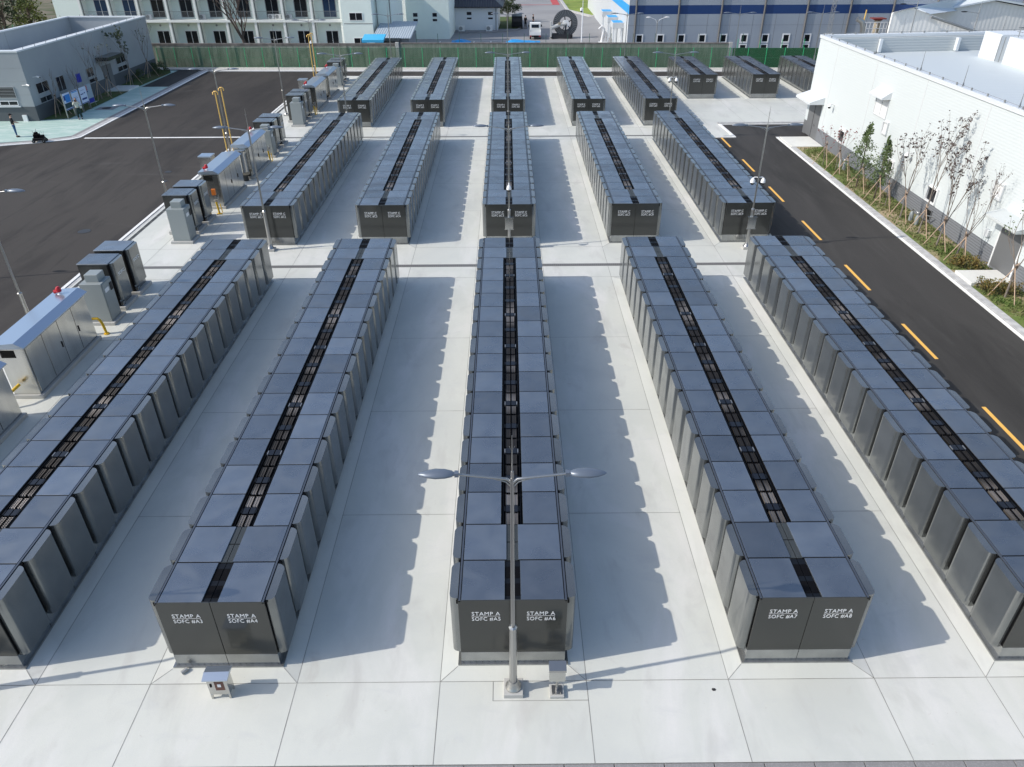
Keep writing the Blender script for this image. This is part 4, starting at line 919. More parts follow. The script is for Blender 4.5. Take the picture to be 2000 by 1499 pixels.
for k, m_ in enumerate((2, 2, 2, 3)): b.box(.10, .42, -.026, -.021, 1.92-k*.16, 2.03-k*.16, m_)
b.build('cloth', ['greyb', 'bannerb', 'redb', 'boardn'], t)
MB().path([(-.05, 0, 0), (-.05, 0, 2.15)], .025, 6).path([(1.2, 0, 0), (1.2, 0, 2.15)], .025, 6).path([(-.05, -.02, .42), (1.4, -.1, .42)], .03, 6).build('frame', 'galv', t)
t = thing('flag', 'small dark blue flag above the display boards', 'flag', (-41.4, 65.0, G0))
MB().path([(0, 0, 0), (0, 0, 3.0)], .02, 6).build('pole', 'galv', t)
b = MB()
for i in range(5): b.poly([(.03+.05*math.sin(i), -i*.16, 2.1), (.03+.05*math.sin(i+1), -(i+1)*.16, 2.15), (.03+.05*math.sin(i+1), -(i+1)*.16, 2.85), (.03+.05*math.sin(i), -i*.16, 2.95)])
b.build('cloth', 'bannerb', t)

# ------------------------------------------------------------------ PEOPLE
def skin_mesh(name, pts, edges, rad, m, parent, sub=1):
    me = bpy.data.meshes.new(name); me.from_pydata(pts, edges, []); o = link(name, me, parent); me.materials.append(M[m])
    md = o.modifiers.new('skin', 'SKIN'); md.use_smooth_shade = True
    for i, v in enumerate(me.skin_vertices[0].data): v.radius = rad[i] if isinstance(rad[i], tuple) else (rad[i], rad[i]); v.use_root = (i == 0)
    s_ = o.modifiers.new('sub', 'SUBSURF'); s_.levels = sub; s_.render_levels = sub
    return o
def person(label, loc, rz, shirt, legs, arms, hair='hair', longhair=False, cap=False, wide=False, sc=1.0, bag=False, group=None):
    """arms: for each side (elbow, wrist); the figure faces -y"""
    t = thing('person', label, 'person', loc, rz, group); t.scale = (sc,)*3
    J = {'pel': (0, 0, .95), 'sp': (0, .01, 1.15), 'ch': (0, .01, 1.35), 'nk': (0, .01, 1.48), 'nk2': (0, -.01, 1.56), 'hd': (0, -.02, 1.64), 'hd2': (0, -.01, 1.70)}
    V = list(J.values()); E_ = [(i, i+1) for i in range(6)]; R_ = [(.14, .10), (.125, .095), (.155, .10), .06, .055, (.075, .09), (.06, .075)]
    def add(p, r, to): V.append(tuple(p)); R_.append(r); E_.append((to, len(V)-1)); return len(V)-1
    for s_ in (-1, 1):
        a = add((s_*.10, 0, .88), .085, 0); a = add((s_*.11, -.01, .50), .058, a); a = add((s_*.12, .02, .28), .05, a); a = add((s_*.12, .02, .09), .036, a); a = add((s_*.13, -.12, .035), (.042, .03), a)
        el, wr = arms[(s_+1)//2]
        a = add((s_*.19, .01, 1.42), .055, 2); a = add(el, .04, a); w_ = add(wr, .028, a)
        d = (Vector(wr)-Vector(el)).normalized(); pm = Vector(wr)+d*.07; p_ = add(pm, (.038, .02), w_)
        side = d.cross(Vector((0, 0, 1))).normalized() if abs(d.z) < .9 else Vector((0, 1, 0))
        for k, ln in enumerate((.065, .075, .07, .055)):
            q = pm+side*(.027-.018*k)+d*.03; f1 = add(q, .0095, p_); f2 = add(q+d*ln*.55-Vector((0, 0, .008)), .0085, f1); add(q+d*ln*.9-Vector((0, 0, .03)), .0075, f2)
        q = Vector(wr)+d*.03+side*.04; f1 = add(q, .011, w_); add(q+side*.02+d*.035, .009, f1)
    body = skin_mesh('body', V, E_, R_, 'skin', t)
    MB().ell((0, -.015, 1.665), (.075, .092, .115), 16, 12).ell((0, -.112, 1.655), (.012, .016, .02), 8, 6).ell((-.078, -.01, 1.66), (.01, .02, .03), 8, 6).ell((.078, -.01, 1.66), (.01, .02, .03), 8, 6)\
        .ell((-.03, -.10, 1.685), (.012, .008, .007), 8, 6, 1).ell((.03, -.10, 1.685), (.012, .008, .007), 8, 6, 1).ell((0, -.10, 1.615), (.022, .008, .006), 8, 6, 1).build('head', ['skin', 'hair'], t)
    # clothing
    V2 = [(0, .01, .90), (0, .01, 1.2), (0, .01, 1.36), (0, .01, 1.46)]; E2_ = [(0, 1), (1, 2), (2, 3)]; R2 = [(.19, .15), (.165, .13), (.175, .12), (.075, .07)]
    for s_ in (-1, 1):
        el, wr = arms[(s_+1)//2]; V2.append((s_*.19, .01, 1.43)); R2.append(.073); E2_.append((2, len(V2)-1))
        V2.append(el); R2.append(.058); E2_.append((len(V2)-2, len(V2)-1))
        if shirt != 'cblack': q = Vector(el).lerp(Vector(wr), .85); V2.append(tuple(q)); R2.append(.045); E2_.append((len(V2)-2, len(V2)-1))
    skin_mesh('top', V2, E2_, R2, shirt, t)
    V3 = [(0, .01, 1.06), (0, .01, .90)]; R3 = [(.155, .12), (.175, .135)]; E3_ = [(0, 1)]
    for s_ in (-1, 1):
        k = len(V3); V3 += [(s_*.11, .0, .80), (s_*.12, 0, .50), (s_*.13, .01, .12)]; E3_ += [(1, k), (k, k+1), (k+1, k+2)]; R3 += [.108, .09 if wide else .074, .11 if wide else .056]
    skin_mesh('trousers', V3, E3_, R3, legs, t)
    MB().ell((-.13, -.06, .035), (.05, .14, .045), 12, 8).ell((.13, -.06, .035), (.05, .14, .045), 12, 8).build('shoes', 'cblack', t)
    if cap: MB().ell((0, 0, 1.70), (.092, .11, .095), 14, 8).ell((0, -.13, 1.70), (.07, .08, .012), 12, 6).build('cap', 'cblack', t)
    else:
        h = MB().ell((0, .02, 1.70), (.088, .10, .10), 14, 8)
        if longhair: h.ell((0, .07, 1.55), (.11, .06, .22), 14, 10).ell((-.085, 0, 1.58), (.025, .06, .13), 10, 8).ell((.085, 0, 1.58), (.025, .06, .13), 10, 8)
        h.build('hair', 'hair', t)
    if bag: MB().box(.18, .36, -.16, .0, .92, 1.12).path([(.2, -.08, 1.1), (.05, -.02, 1.45), (-.1, .06, 1.46)], .012, 5).build('bag', 'jacket', t, bevel=.02)
    return t
person('person in black cap, black shirt and blue jeans standing on the green paving', (-41.2, 52.1, G0+.02), 2.2, 'cblack', 'jeans', [((-.30, -.05, 1.15), (-.18, -.28, 1.08)), ((.30, -.05, 1.15), (.18, -.28, 1.08))], cap=True, sc=1.06)
person('person with long dark hair, pale jacket and dark wide trousers before the display board', (-39.0, 58.5, G0+.02), .5, 'jacket', 'darkgreen', [((-.28, -.18, 1.25), (-.08, -.24, 1.55)), ((.28, -.18, 1.25), (.08, -.24, 1.55))], longhair=True, wide=True, bag=True, sc=1.03)
person('person in dark clothes walking behind the white pickup truck', (4.3, 124.0, -.18), 1.2, 'cblack', 'cblack', [((-.24, 0, 1.15), (-.25, -.12, .95)), ((.24, 0, 1.15), (.25, -.12, .95))], sc=1.1)
person('person in dark clothes standing left of the white pickup truck', (3.0, 122.5, -.18), 2.5, 'cblack', 'cblack', [((-.24, 0, 1.15), (-.25, -.12, .95)), ((.24, 0, 1.15), (.25, -.12, .95))], sc=1.1)
tag(MB().box(-.05, .05, -.02, .0, 0, .16).build('phone', 'black', None, loc=(-38.87, 58.22, 1.53)), 'dark phone held up to the face of the person before the display board', 'phone')
# small robot cart
t = thing('equipment_cart', 'small black wheeled cart with equipment standing at the kerb', 'cart', (-38.4, 50.45, G0), .15)
for x, y in ((-.38, -.28), (.38, -.28), (-.38, .28), (.38, .28)):
    w = MB().path([(x, y-.05, .13), (x, y+.05, .13)], .13, 14).build('wheel', 'tyre', t); MB().path([(x, y-.06, .13), (x, y+.06, .13)], .05, 10).build('rim', 'rail', w)
MB().box(-.45, .45, -.25, .25, .16, .36).build('chassis', 'black2', t, bevel=.02)
MB().box(-.34, .1, -.2, .2, .36, .66).box(.12, .4, -.2, .2, .36, .55).box(-.25, -.02, -.15, .15, .66, .80).build('equipment', 'black', t, bevel=.02)
MB().path([(-.3, 0, .6), (-.36, 0, .95)], .015, 5).path([(-.1, 0, .8), (-.05, 0, 1.05)], .02, 5).path([(.1, 0, .6), (.25, .05, .9), (.35, 0, .6)], .012, 5).path([(.35, .15, .5), (.4, .2, .85)], .012, 5).build('mast', 'rail', t)

# ------------------------------------------------------------------ APARTMENT BLOCK
t = thing('apartment_block', 'pale green apartment block with balconies, glass doors and white slab edges', 'building', (-22.0, 97.0, -.2), -.036)
BW = 3.86; NB = 9; XL = -NB*BW
MB().box(XL-3.5, .15, 1.4, 12, 0, 13).build('wall', 'apt', t)
MB().box(XL-3.5, XL-.15, 0, 1.4, 0, 13).build('end_wall', 'apt', t)
b = MB()
for z in (3.85, 7.1, 10.3): b.box(XL-.1, .1, -.1, 1.4, z, z+.30)
b.build('balcony_slab', 'slab', t)
for i in range(NB+1):
    x = XL+i*BW
    MB().box(x-.15, x+.15, .0, 1.4, 0, 3.84).box(x-.15, x+.15, .0, 1.4, 4.16, 7.09).box(x-.15, x+.15, 0, 1.4, 7.41, 10.29).build('fin', 'slab', t)
    MB().path([(x+.28, .1, 0), (x+.28, .1, 10)], .05, 6).build('downpipe', 'pipe', t)
Rr = random.Random(3)
for i in range(NB):
    x = XL+i*BW
    window(t, (x+1.25, 1.39), (1, 0), 1.75, 4.30, 6.5, 'winf2' if i > 1 else 'winf', 'winb' if i in (0, 1, 8) else 'win', fr=.07, bars=1)
    window(t, (x+1.2, 1.39), (1, 0), 1.75, .9, 2.72, 'winf', 'win', fr=.08, bars=1)
    window(t, (x+1.25, 1.39), (1, 0), 1.75, 7.6, 9.6, 'winf2', 'win', fr=.07, bars=1)
    MB().path([(x+1.9, 1.38, 3.35), (x+1.9, 1.30, 3.35)], .13, 10).build('vent', 'rail', t)
    for z in (4.15, 7.4, 0):
        b = MB()
        zt_ = z+1.0
        b.box(x+.16, x+BW-.16, .02, .05, zt_, zt_+.04).box(x+.16, x+BW-.16, .02, .05, z+.12, z+.15)
        for k in range(22): b.box(x+.2+k*.158, x+.22+k*.158, .03, .045, z+.15, zt_)
        b.build('railing', 'rail', t)
for i, (bay, off, z) in enumerate(((2, 1.0, 4.15), (4, .5, 4.15), (6, 2.1, 4.15), (6, 3.0, 4.15), (7, .6, 4.15), (3, .5, 0.0), (0, .7, 4.15))):
    o = thing('air_conditioner', f'outdoor air conditioner unit on the {["third", "fifth", "seventh", "seventh", "eighth", "fourth", "first"][i]} {"upper" if z else "lower"} balcony{[", plain", ", plain", ", left of two", ", right of two", "", "", ""][i]}', 'air conditioner', (-22+XL+bay*BW+off, 97+.7-.036*(XL+bay*BW+off), z-.2), -.036, 'air conditioners on the apartment balconies')
    MB().box(-.4, .4, -.16, .16, .02, .62).build('casing', 'winf', o, bevel=.02); MB().path([(-.1, -.165, .32), (-.1, -.17, .32)], .24, 16).build('fan_grille', 'rail', o)
# plain wing and step back
t = thing('apartment_wing', 'plain pale wing at the right end of the apartment block with two sliding windows', 'building', (-21.8, 96.0, -.2), -.036)
MB().box(.1, 4.1, 0, 12, 0, 13).box(4.1, 6.2, 2.5, 12, 0, 13).box(6.2, 12.6, 15, 24, 0, 13).build('wall', 'apt', t)
window(t, (1.1, -.004), (1, 0), 1.75, 4.15, 5.1, 'winf', 'win', fr=.06); window(t, (1.4, -.004), (1, 0), 1.75, 1.2, 2.1, 'winf', 'win', fr=.06)
MB().box(.3, 4.15, -.02, .0, 3.75, 3.82).path([(4.3, 2.4, .1), (4.3, 2.4, 12)], .05, 6).path([(6.1, 2.3, .1), (6.1, 2.3, 12)], .06, 6).build('pipe', 'pipe', t)
for x in (7.2, 10.1): window(t, (x, 14.99), (1, 0), .75, 3.0, 3.6, 'winf', 'win', fr=.05, bars=0); window(t, (x, 14.99), (1, 0), .75, 2.4, 2.8, 'winf', 'win', fr=.05, bars=0)
# white service building between wing and house
t = thing('service_building', 'white service building with small stacked windows left of the dark-roofed house', 'building', (-16.9, 119.2, -.2), 0)
MB().box(-4, 7.0, 0, 10, 0, 9).box(7.0, 7.05, -.05, 0, 0, 9, 1).build('wall', ['coping', 'pipe'], t)
for x in (-2, 1.6, 4.9): window(t, (x, -.004), (1, 0), .75, 2.35, 2.95, 'winf', 'win', fr=.05, bars=0); window(t, (x, -.004), (1, 0), .75, 1.7, 2.1, 'winf', 'win', fr=.05, bars=0)
t = thing('air_duct', 'grey duct with a pale hood beside the white service building', 'duct', (-12.4, 117.8, -.2))
MB().box(-.8, .8, -.8, .8, 0, 2.6).build('housing', 'shed', t, bevel=.03); MB().path([(-.5, -.3, 3.6), (.5, -.3, 3.6)], .55, 14).box(-.5, .5, -.8, .3, 2.6, 3.5).build('hood', 'coping', t)
MB().prism([(-.7, -.9), (.6, -.9), (.6, -.82), (-.7, -.82)], .2, 1.3).build('panel', mat('ochre panel', (.35, .24, .03), .6), t)
# dark roofed house
t = thing('house', 'white house with dark sheet hip roof and small windows', 'house', (-10.1, 119.6, -.1), -.03)
MB().box(0, 8.6, 0, 9, 0, 3.5).build('wall', 'coping', t)
b = MB()
e0 = [(-.8, -.8, 3.5), (9.4, -.8, 3.5), (9.4, 9.8, 3.5), (-.8, 9.8, 3.5)]; r0 = [(3.0, 4.5, 6.0), (5.6, 4.5, 6.0)]
b.poly([e0[0], e0[1], r0[1], r0[0]]).poly([e0[1], e0[2], r0[1]]).poly([e0[2], e0[3], r0[0], r0[1]]).poly([e0[3], e0[0], r0[0]]).poly(e0[::-1])
b.box(-.85, 9.45, -.85, 9.85, 3.32, 3.5).build('roof', 'hroof', t)
for x in (3.6, 7.0): window(t, (x, -.004), (1, 0), .85, 2.2, 2.75, 'winf', 'win', fr=.05, bars=0); window(t, (x, -.004), (1, 0), .85, 1.6, 1.95, 'winf', 'win', fr=.05, bars=0)
MB().path([(.25, -.08, 0), (.25, -.08, 3.4)], .05, 6).path([(8.3, -.08, 0), (8.3, -.08, 3.4)], .06, 6).build('downpipe', 'pipe', t)
for i, (x, y) in enumerate(((-9.2, 118.6), (-7.3, 118.4), (-2.9, 118.4))):
    o = thing('air_conditioner', ['left', 'middle', 'right'][i]+' outdoor air conditioner unit at the foot of the white house', 'air conditioner', (x, y, -.1), 0, 'air conditioners at the house')
    MB().box(-.5, .5, -.2, .2, .05, .85).build('casing', 'winf', o, bevel=.03); MB().path([(-.12, -.205, .45), (-.12, -.21, .45)], .3, 16).build('fan_grille', 'rail', o)
t = thing('round_tree', 'dark round evergreen tree right of the dark-roofed house', 'tree', (0, 131.5, -.1)); R = random.Random(77)
MB().path([(0, 0, 0), (.1, 0, 1.2), (0, 0, 2.5)], [.2, .16, .1], 8).build('trunk', 'bark', t); lb_ = MB()
for i in range(60):
    a = R.uniform(0, 2*PI); q = R.uniform(.4, 2.3); leaf_cloud(lb_, (math.cos(a)*q, math.sin(a)*q, R.uniform(1.7, 4.9)-.2*q), (.6, .6, .45), 60, .24, R)
lb_.build('foliage', 'leafd', t)
# sheds and canopies near the wall
t = thing('shed', 'grey sheet metal shed with pale lean-to roof behind the concrete wall', 'shed', (-17.0, 92.0, -.2), -.03)
MB().box(0, 4.4, 0, 7, 0, 2.6).build('wall', 'shed', t)
MB().xprism([(-.3, 2.6), (7.2, 3.7), (7.2, 3.6), (-.3, 2.5)], -.3, 4.7).build('roof', 'shedr', t)
window(t, (2.4, -.004), (1, 0), .7, 1.2, 2.3, 'winf2', 'win', bars=0)
MB().xprism([(-1.6, 2.35), (0, 2.6), (0, 2.5), (-1.6, 2.25)], -.2, 3.4).build('awning', 'black2', t)
t = thing('canopy', 'bright blue tarpaulin canopy behind the concrete wall beside the shed', 'canopy', (-17.5, 88.6, -.2))
MB().xprism([(0, 2.45), (0, 2.75), (2.6, 3.1), (2.6, 2.9)], -.6, 2.1).build('cloth', 'tarp2', t)
for x, y in ((-.5, .1), (2.0, .1), (-.5, 2.5), (2.0, 2.5)): MB().path([(x, y, 0), (x, y, 2.5)], .03, 6).build('post', 'galv', t)
def tarp(x, y, w, l, h, label, seed, n=6):
    R = random.Random(seed); b = MB(); g = [[(w*i/n, l*j/3, (h if 0 < i < n and 0 < j < 3 else (.0 if j == 0 else h*.6))*R.uniform(.7, 1.15)) for i in range(n+1)] for j in range(4)]
    for j in range(3):
        for i in range(n): b.poly([g[j][i], g[j][i+1], g[j+1][i+1], g[j+1][i]])
    b.poly([g[3][i] for i in range(n+1)]+[(w, l, 0), (0, l, 0)]); b.poly([g[0][0], g[1][0], g[2][0], g[3][0], (0, l, 0)][::-1]); b.poly([g[0][n], g[1][n], g[2][n], g[3][n], (w, l, 0)])
    tag(b.build('tarpaulin', 'tarp', None, loc=(x, y, -.19)), label, 'tarpaulin', 'blue tarpaulins behind the wall')
tarp(-8.0, 101.5, 2.7, 4.0, .8, 'small folded blue tarpaulin behind the wall', 1, 4); tarp(-.2, 100.8, 4.9, 4.4, .7, 'long blue tarpaulin heap just behind the white pickup truck', 2); tarp(4.8, 101.2, 5, 2.3, .25, 'flat low blue tarpaulin right of the long heap', 3)
# pickup truck (seen from behind)
t = thing('pickup_truck', 'small white pickup truck seen from behind with an empty grey bed', 'truck', (4.15, 109.2, -.18), -.03)
MB().box(-.85, .85, 0, 2.7, .55, .72).build('bed_floor', 'truckg', t)
b = MB().box(-.85, -.80, 0, 2.7, .72, 1.08).box(.80, .85, 0, 2.7, .72, 1.08).box(-.80, .80, 2.62, 2.7, .72, 1.2); b.build('bed_sides', 'truckw', t); MB().box(-.85, .85, -.05, 0, .6, 1.08).build('tailgate', 'truckw', t, bevel=.02)
MB().xprism([(2.75, .5), (2.75, 1.95), (2.95, 2.02), (4.1, 1.95), (4.55, 1.2), (4.6, .5)], -.82, .82).build('cab', 'truckw', t, bevel=.04)
MB().box(-.55, .55, 2.72, 2.748, 1.30, 1.75).build('rear_window', 'win', t); MB().poly([(-.7, 4.16, 1.9), (.7, 4.16, 1.9), (.7, 4.56, 1.25), (-.7, 4.56, 1.25)]).build('windscreen', 'win', t)
for s_ in (-1, 1): MB().box(s_*.95-.09, s_*.95+.09, 4.0, 4.1, 1.3, 1.6).build('mirror', 'black2', t); MB().box(s_*.68-.12, s_*.68+.12, -.07, -.05, .42, .56).build('tail_light', 'red', t)
for x, y in ((-.72, .8), (.72, .8), (-.72, 3.8), (.72, 3.8)):
    w = MB().path([(x-.1, y, .3), (x+.1, y, .3)], .3, 16).build('wheel', 'tyre', t); MB().path([(x-.11, y, .3), (x+.11, y, .3)], .16, 12).build('rim', 'winf', w)
MB().box(-.5, .5, .2, 4.3, .35, .55).build('chassis', 'black2', t)
t = thing('parked_van', 'dark van partly hidden left of the white pickup truck', 'van', (1.6, 121.5, -.18), 0)
MB().xprism([(0, .35), (0, 1.9), (3.2, 1.95), (3.9, 1.2), (4.6, 1.0), (4.6, .35)], -.85, .85).build('body', 'black2', t, bevel=.06)
MB().box(-.72, .72, -.02, .0, 1.1, 1.7).build('rear_window', 'win', t); MB().xprism([(.3, 1.15), (.3, 1.7), (2.9, 1.75), (3.3, 1.2)], .852, .86).build('side_window', 'win', t)
for x, y in ((-.8, .8), (.8, .8), (-.8, 3.8), (.8, 3.8)): MB().path([(x-.1, y, .32), (x+.1, y, .32)], .32, 14).build('wheel', 'tyre', t)
# hose reel machine
t = thing('hose_reel', 'big dark hose reel on a machine frame standing on the far lot', 'reel machine', (8.75, 110.6, -.18), .05)
b = MB(); n = 40
for r0_, r1_, y_ in ((1.75, 1.0, 0),):
    for k in range(n):
        a0 = 2*PI*k/n; a1 = 2*PI*(k+.55)/n
        p = [(math.cos(a)*r, y_-.02, 2.0+math.sin(a)*r) for a, r in ((a0, r0_), (a1, r0_), (a1, r1_), (a0, r1_))]; q = [(x, y+.08, z) for x, y, z in p]
        b._a(p+q, [(0, 3, 2, 1), (4, 5, 6, 7), (0, 1, 5, 4), (1, 2, 6, 5), (2, 3, 7, 6), (3, 0, 4, 7)], 0)
b.build('reel_ribs', 'hose', t)
b = MB(); n = 40
for r_o, r_i, y0_, y1_ in ((1.80, .95, .07, 1.0),):
    P_ = [[(math.cos(2*PI*k/n)*r, y, 2.0+math.sin(2*PI*k/n)*r) for k in range(n)] for r, y in ((r_o, y0_), (r_o, y1_), (r_i, y1_), (r_i, y0_))]
    pts = sum(P_, []); f = [(i*n+k, i*n+(k+1) % n, ((i+1) % 4)*n+(k+1) % n, ((i+1) % 4)*n+k) for i in range(4) for k in range(n)]; b._a(pts, f, 0, False)
b.build('reel', 'reel', t)
MB().path([(0, -.25, 2.0), (0, .3, 2.0)], .5, 20).build('hub', 'plastic', t)
b = MB()
for k in range(5): a = .5+2*PI*k/5; b.path([(0, .1, 2.0), (math.cos(a)*1.0, .1, 2.0+math.sin(a)*1.0)], .08, 6)
b.build('spokes', 'reel', t)
MB().path([(0, -.4, 2.0), (-1.0, -.5, 1.9), (-2.2, -.6, 1.5)], [.18, .25, .32], 10).box(-2.35, -2.15, -.8, -.4, .3, 2.4).box(-1.2, -.8, -.75, -.35, 1.9, 2.2, 1).build('arm', ['reelw', 'tan'], t)
MB().box(-2.2, 1.0, -.7, -.5, .1, .6).box(-2.2, 1.0, .9, 1.1, .1, .6).box(-2.2, -1.9, -.7, 1.1, .1, .7).box(.7, 1.0, -.7, 1.1, .1, .5).path([(-.1, -.35, .5), (0, -.35, 2.0)], .12, 8).build('frame', 'reel', t)
t = thing('slim_pole', 'white pole with a camera on its side behind the wall, right of the hose reel', 'pole', (10.5, 102.8, -.2))
MB().path([(0, 0, 0), (0, 0, 4.8)], .09, 10).path([(0, 0, 4.8), (0, 0, 5.8)], .04, 6).build('pole', 'plastic', t); MB().lathe([(.05, 4.9), (.16, 4.75), (.16, 4.5)], 12, (-.2, 0, 0)).ell((-.2, 0, 4.45), (.13, .13, .16), 10, 6, 1).build('camera', ['plastic', 'glassblk'], t)
t = thing('robot_arm', 'white jointed machine standing beside the blue-striped building', 'machine', (13.6, 105.0, -.18))
MB().path([(0, 0, 0), (.1, 0, .9), (.3, 0, 1.8), (.0, 0, 2.3), (-.5, 0, 1.9)], [.22, .16, .18, .2, .1], 10).path([(.5, 0, 0), (.6, 0, 1.5)], .1, 8).box(-.4, .9, -.4, .4, 0, .2).build('body', 'plastic', t)

# ------------------------------------------------------------------ BLUE STRIPED HALL
t = thing('blue_striped_hall', 'large grey metal hall with a dark blue stripe across its front', 'building', (15.5, 93.0, -.2), -.01)
MB().box(.02, 70, 0, 2, 0, 5.0).box(.02, 70, 0, 2, 6.02, 12).build('wall', 'bluew', t)
MB().box(.02, 70, -.003, 2, 5.0, 6.02).build('stripe', 'navyb', t)
MB().box(0, .02, 0, 60, 0, 12).build('side_wall', 'bluel', t); MB().box(-.01, 0, .0, 60, 5.0, 6.02).build('side_stripe', 'skyb', t)
for i in range(12): MB().path([(.9+i*5.43, -.12, 0), (.9+i*5.43, -.12, 12)], .12, 6).build('downpipe', 'pipe', t)
for i in range(12):
    x = .45+.62+i*2.71
    window(t, (x, -.004), (1, 0), .98, 1.62, 2.70, 'winf', 'win', fr=.15, bars=0, dep=.06)
    if i > 4: window(t, (x, -.004), (1, 0), .98, .8, 1.5, 'winf', 'win', fr=.13, bars=0, dep=.06)
b = MB()
for i in range(24): b.box(.02+i*2.9+1.4, .05+i*2.9+1.4, -.006, 0, 0, 5.0)
b.box(0, 70, -.006, 0, 3.7, 3.72).build('panel_seams', 'pipe', t)
for i, y in enumerate((4.2, 10.5, 18)):
    p_ = MB().box(-1.5, 0, y-.2, y+2.4, 2.9, 3.6); c_ = p_.build('canopy', 'bluel', t, bevel=.02)
    MB().box(-1.42, -.08, y-.1, y+2.3, 3.6, 3.64).build('blue_top', 'skyb', c_)
    MB().box(-.01, 0, y+.2, y+2.0, 0, 2.9).build('door', 'shed', t)
    MB().box(-1.4, -1.2, y-.1, y+.1, 0, 2.9).box(-.3, -.1, y-.1, y+.1, 0, 2.9).build('portal_post', 'coping', t)
t = thing('twin_lamp', 'white street lamp with two curved arms in front of the blue-striped hall', 'street lamp', (18.6, 89.5, -.2))
MB().path([(0, 0, 0), (0, 0, 4.7)], [.07, .05], 8).build('pole', 'rail', t)
for s_ in (-1, 1):
    MB().path([(0, 0, 4.3), (s_*.25, 0, 4.75), (s_*.9, 0, 5.0)], .03, 6).build('arm', 'plastic', t); MB().ell((s_*1.15, 0, 5.02), (.32, .13, .07), 12, 6).build('lamp_head', 'plastic', t)
# ------------------------------------------------------------------ FAR RIGHT SHEDS
t = thing('ribbed_warehouse', 'pale ribbed warehouse gable just behind the white building parapet', 'building', (0, 0, 0))
MB().yprism([(43.1, -.2), (43.1, 6.1), (45.25, 6.6), (53.0, 4.2), (53, -.2)], 80, 80.3).build('wall', 'farwall', t)
MB().poly([(45.25, 79.7, 6.72), (60, 95, 6.72), (60, 95, 5.0), (47.2, 79.7, 6.0)]).poly([(42.9, 79.7, 6.15), (45.25, 79.7, 6.72), (60, 95, 6.72), (58, 95, 6.1)]).build('roof', 'farroof', t)
MB().path([(47.3, 79.6, 5.75), (53.2, 79.6, 4.1)], .14, 6).build('gutter', 'rail', t)
t = thing('gabled_warehouse', 'broad pale gabled warehouse at the top right corner', 'building', (0, 0, 0))
MB().yprism([(50.0, -.2), (50.0, 4.6), (60.0, 6.35), (72, 4.4), (72, -.2)], 90, 110).build('wall', 'farwall', t)
MB().yprism([(49.6, 4.62), (60, 6.45), (72.5, 4.5), (72.5, 4.7), (60, 6.65), (49.6, 4.82)], 89.6, 110).build('roof', 'farroof', t)
t = thing('roof_duct', 'steel elbow duct with a yellow pipe near the warehouse railing', 'duct', (40.5, 81.5, 0))
MB().path([(-.6, 0, 5.4), (0, 0, 5.1), (.3, 0, 4.4), (.3, 0, 0)], .28, 12).build('duct', 'galv', t); MB().path([(.2, 0, 4.5), (.25, 0, 6.3)], .07, 8).build('pipe', 'paleyellow', t)
t = thing('chimney', 'short tan chimney with a red cowl beside the warehouse', 'chimney', (43.2, 83.5, 0))
MB().path([(0, 0, 0), (0, 0, 5.0)], .35, 12).build('stack', 'tan', t); MB().box(-.75, .75, -.6, .6, 5.15, 5.25).box(-.4, .4, -.3, .3, 5.0, 5.15).build('cowl', 'rust', t)
t = thing('railing', 'white railing between the duct and the warehouse', 'railing', (41.2, 82.6, 0)); b = MB()
for i in range(8): b.box(i*.4, i*.4+.05, 0, .05, 3.5, 4.9)
b.box(0, 2.9, 0, .05, 4.85, 4.92).box(0, 2.9, 0, .05, 4.2, 4.26).build('bars', 'winf', t)
MB().box(0, 3, 0, .3, 0, 3.5).build('base_wall', 'bluel', t)
t = thing('lattice_mast', 'thin steel lattice mast in front of the blue stripe', 'mast', (38.2, 84.6, 0)); b = MB()
for x, y in ((-.2, -.2), (.2, -.2), (-.2, .2), (.2, .2)): b.path([(x, y, 0), (x*.8, y*.8, 9)], .025, 4)
for k in range(14): b.path([(-.2, -.2, k*.65), (.2, -.2, k*.65+.6)], .015, 4).path([(.2, -.2, k*.65), (-.2, -.2, k*.65+.6)], .015, 4)
b.build('lattice', 'rail', t)
for x, y, h, lb in ((42.4, 73.5, 7.6, 'dark single-arm street lamp before the ribbed warehouse'), (47.0, 70.0, 7.2, 'dark street lamp at the end of the warehouse gutter')):
    t = thing('street_lamp', lb, 'street lamp', (x, y, 0), 0, 'dark street lamps behind the white building')
    MB().path([(0, 0, 0), (0, 0, h), (0, 0, h+.9)], [.06, .045, .01], 8).build('pole', 'rail', t); MB().path([(0, 0, h-.15), (-1.2, 0, h)], .03, 6).build('arm', 'rail', t); MB().ell((-1.5, 0, h), (.35, .13, .06), 10, 6).build('lamp_head', 'black2', t)

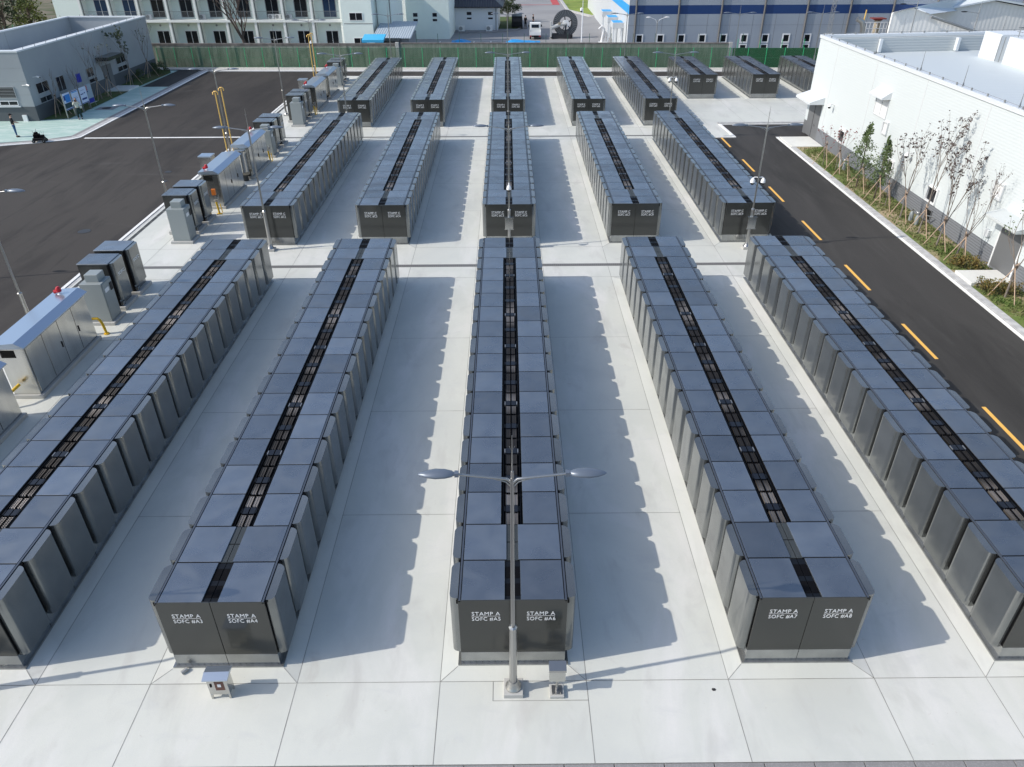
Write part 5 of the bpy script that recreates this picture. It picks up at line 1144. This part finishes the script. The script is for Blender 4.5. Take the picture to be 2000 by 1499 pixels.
# ------------------------------------------------------------------ FAR TREES AT TOP LEFT AND BEHIND THE WALL
bare_tree(-32.4, 89.2, 8.8, 'dark leafless tree between the concrete wall and the apartment balconies', None, 55, lean=(-.18, 0), bark='bark', r=.24, lev=4, tr=.32, spread=.55, kids=3, z=-.2, up_=.12)
R = random.Random(101)
def big_tree(x, y, h, r, leaf, label, name='evergreen_tree', dens=34):
    t = thing(name, label, 'tree', (x, y, -.2), 0, 'trees beyond the blue grey building')
    MB().path([(0, 0, 0), (R.uniform(-.3, .3), 0, h*.5), (0, 0, h*.8)], [.28, .2, .08], 8).build('trunk', 'bark', t); lb_ = MB(); br = MB()
    for i in range(dens):
        a = R.uniform(0, 2*PI); z = h*R.uniform(.25, 1); q = r*R.uniform(.3, 1)*(1.15-z/h*.75)
        c = (math.cos(a)*q, math.sin(a)*q, z); br.path([(0, 0, z*.8), c], [.06, .02], 4); leaf_cloud(lb_, c, (r*.3, r*.3, r*.22), 46, .34, R)
    lb_.build('foliage', leaf, t); br.build('branches', 'bark', t)
for x, y, h, r_, lf, lb in ((-66.5, 103, 7.5, 2.6, 'leafy', 'yellow green tree beyond the blue grey building'), (-62.5, 106, 6.5, 2.2, 'leafd', 'dark green tree beside the apartment end wall'), (-71.5, 105, 8.5, 2.4, 'leafd', 'dark tree at the top left corner'),
    (-64, 112, 9, 2.6, 'leafd', 'tall dark tree far behind the yellow green one'), (-77, 118, 9.5, 3.0, 'leafd', 'dark tree at the far left edge'), (-70, 122, 9, 3, 'leafy', 'yellow green tree in the far row'), (-66, 132, 9, 3.2, 'leafd', 'dark tree in the far row beside the apartment end wall'), (-60.8, 101.5, 3.2, 1.4, 'leafg', 'small bright green shrub tree at the foot of the apartment end wall')):
    big_tree(x, y, h, r_, lf, lb)
bare_tree(-69, 100, 8, 'bare brown tree beyond the left parapet', 'trees beyond the blue grey building', 61, bark='bark', r=.18, lev=4, z=-.2, spread=.4)
bare_tree(-58.6, 97, 7.5, 'bare thin tree in front of the apartment end wall', 'trees beyond the blue grey building', 62, bark='bark', r=.10, lev=3, z=-.2, spread=.4) if False else None
t = thing('mesh_fence', 'green mesh fence among the trees at the top left corner', 'fence', (-70.5, 98.5, -.2), .9)
MB().box(-3, 6, -.01, .01, 0, 3.2).build('mesh_panel', 'mesh', t)
for i in range(5): MB().path([(-3+i*2.2, 0, 0), (-3+i*2.2, 0, 3.3)], .04, 6).build('post', 'green', t)
t = thing('low_wall', 'low concrete wall under the trees beyond the blue grey building', 'wall', (-66, 95.5, -.2), .25); MB().box(-6, 6, 0, .25, 0, 1.2).build('wall', 'plinth', t)
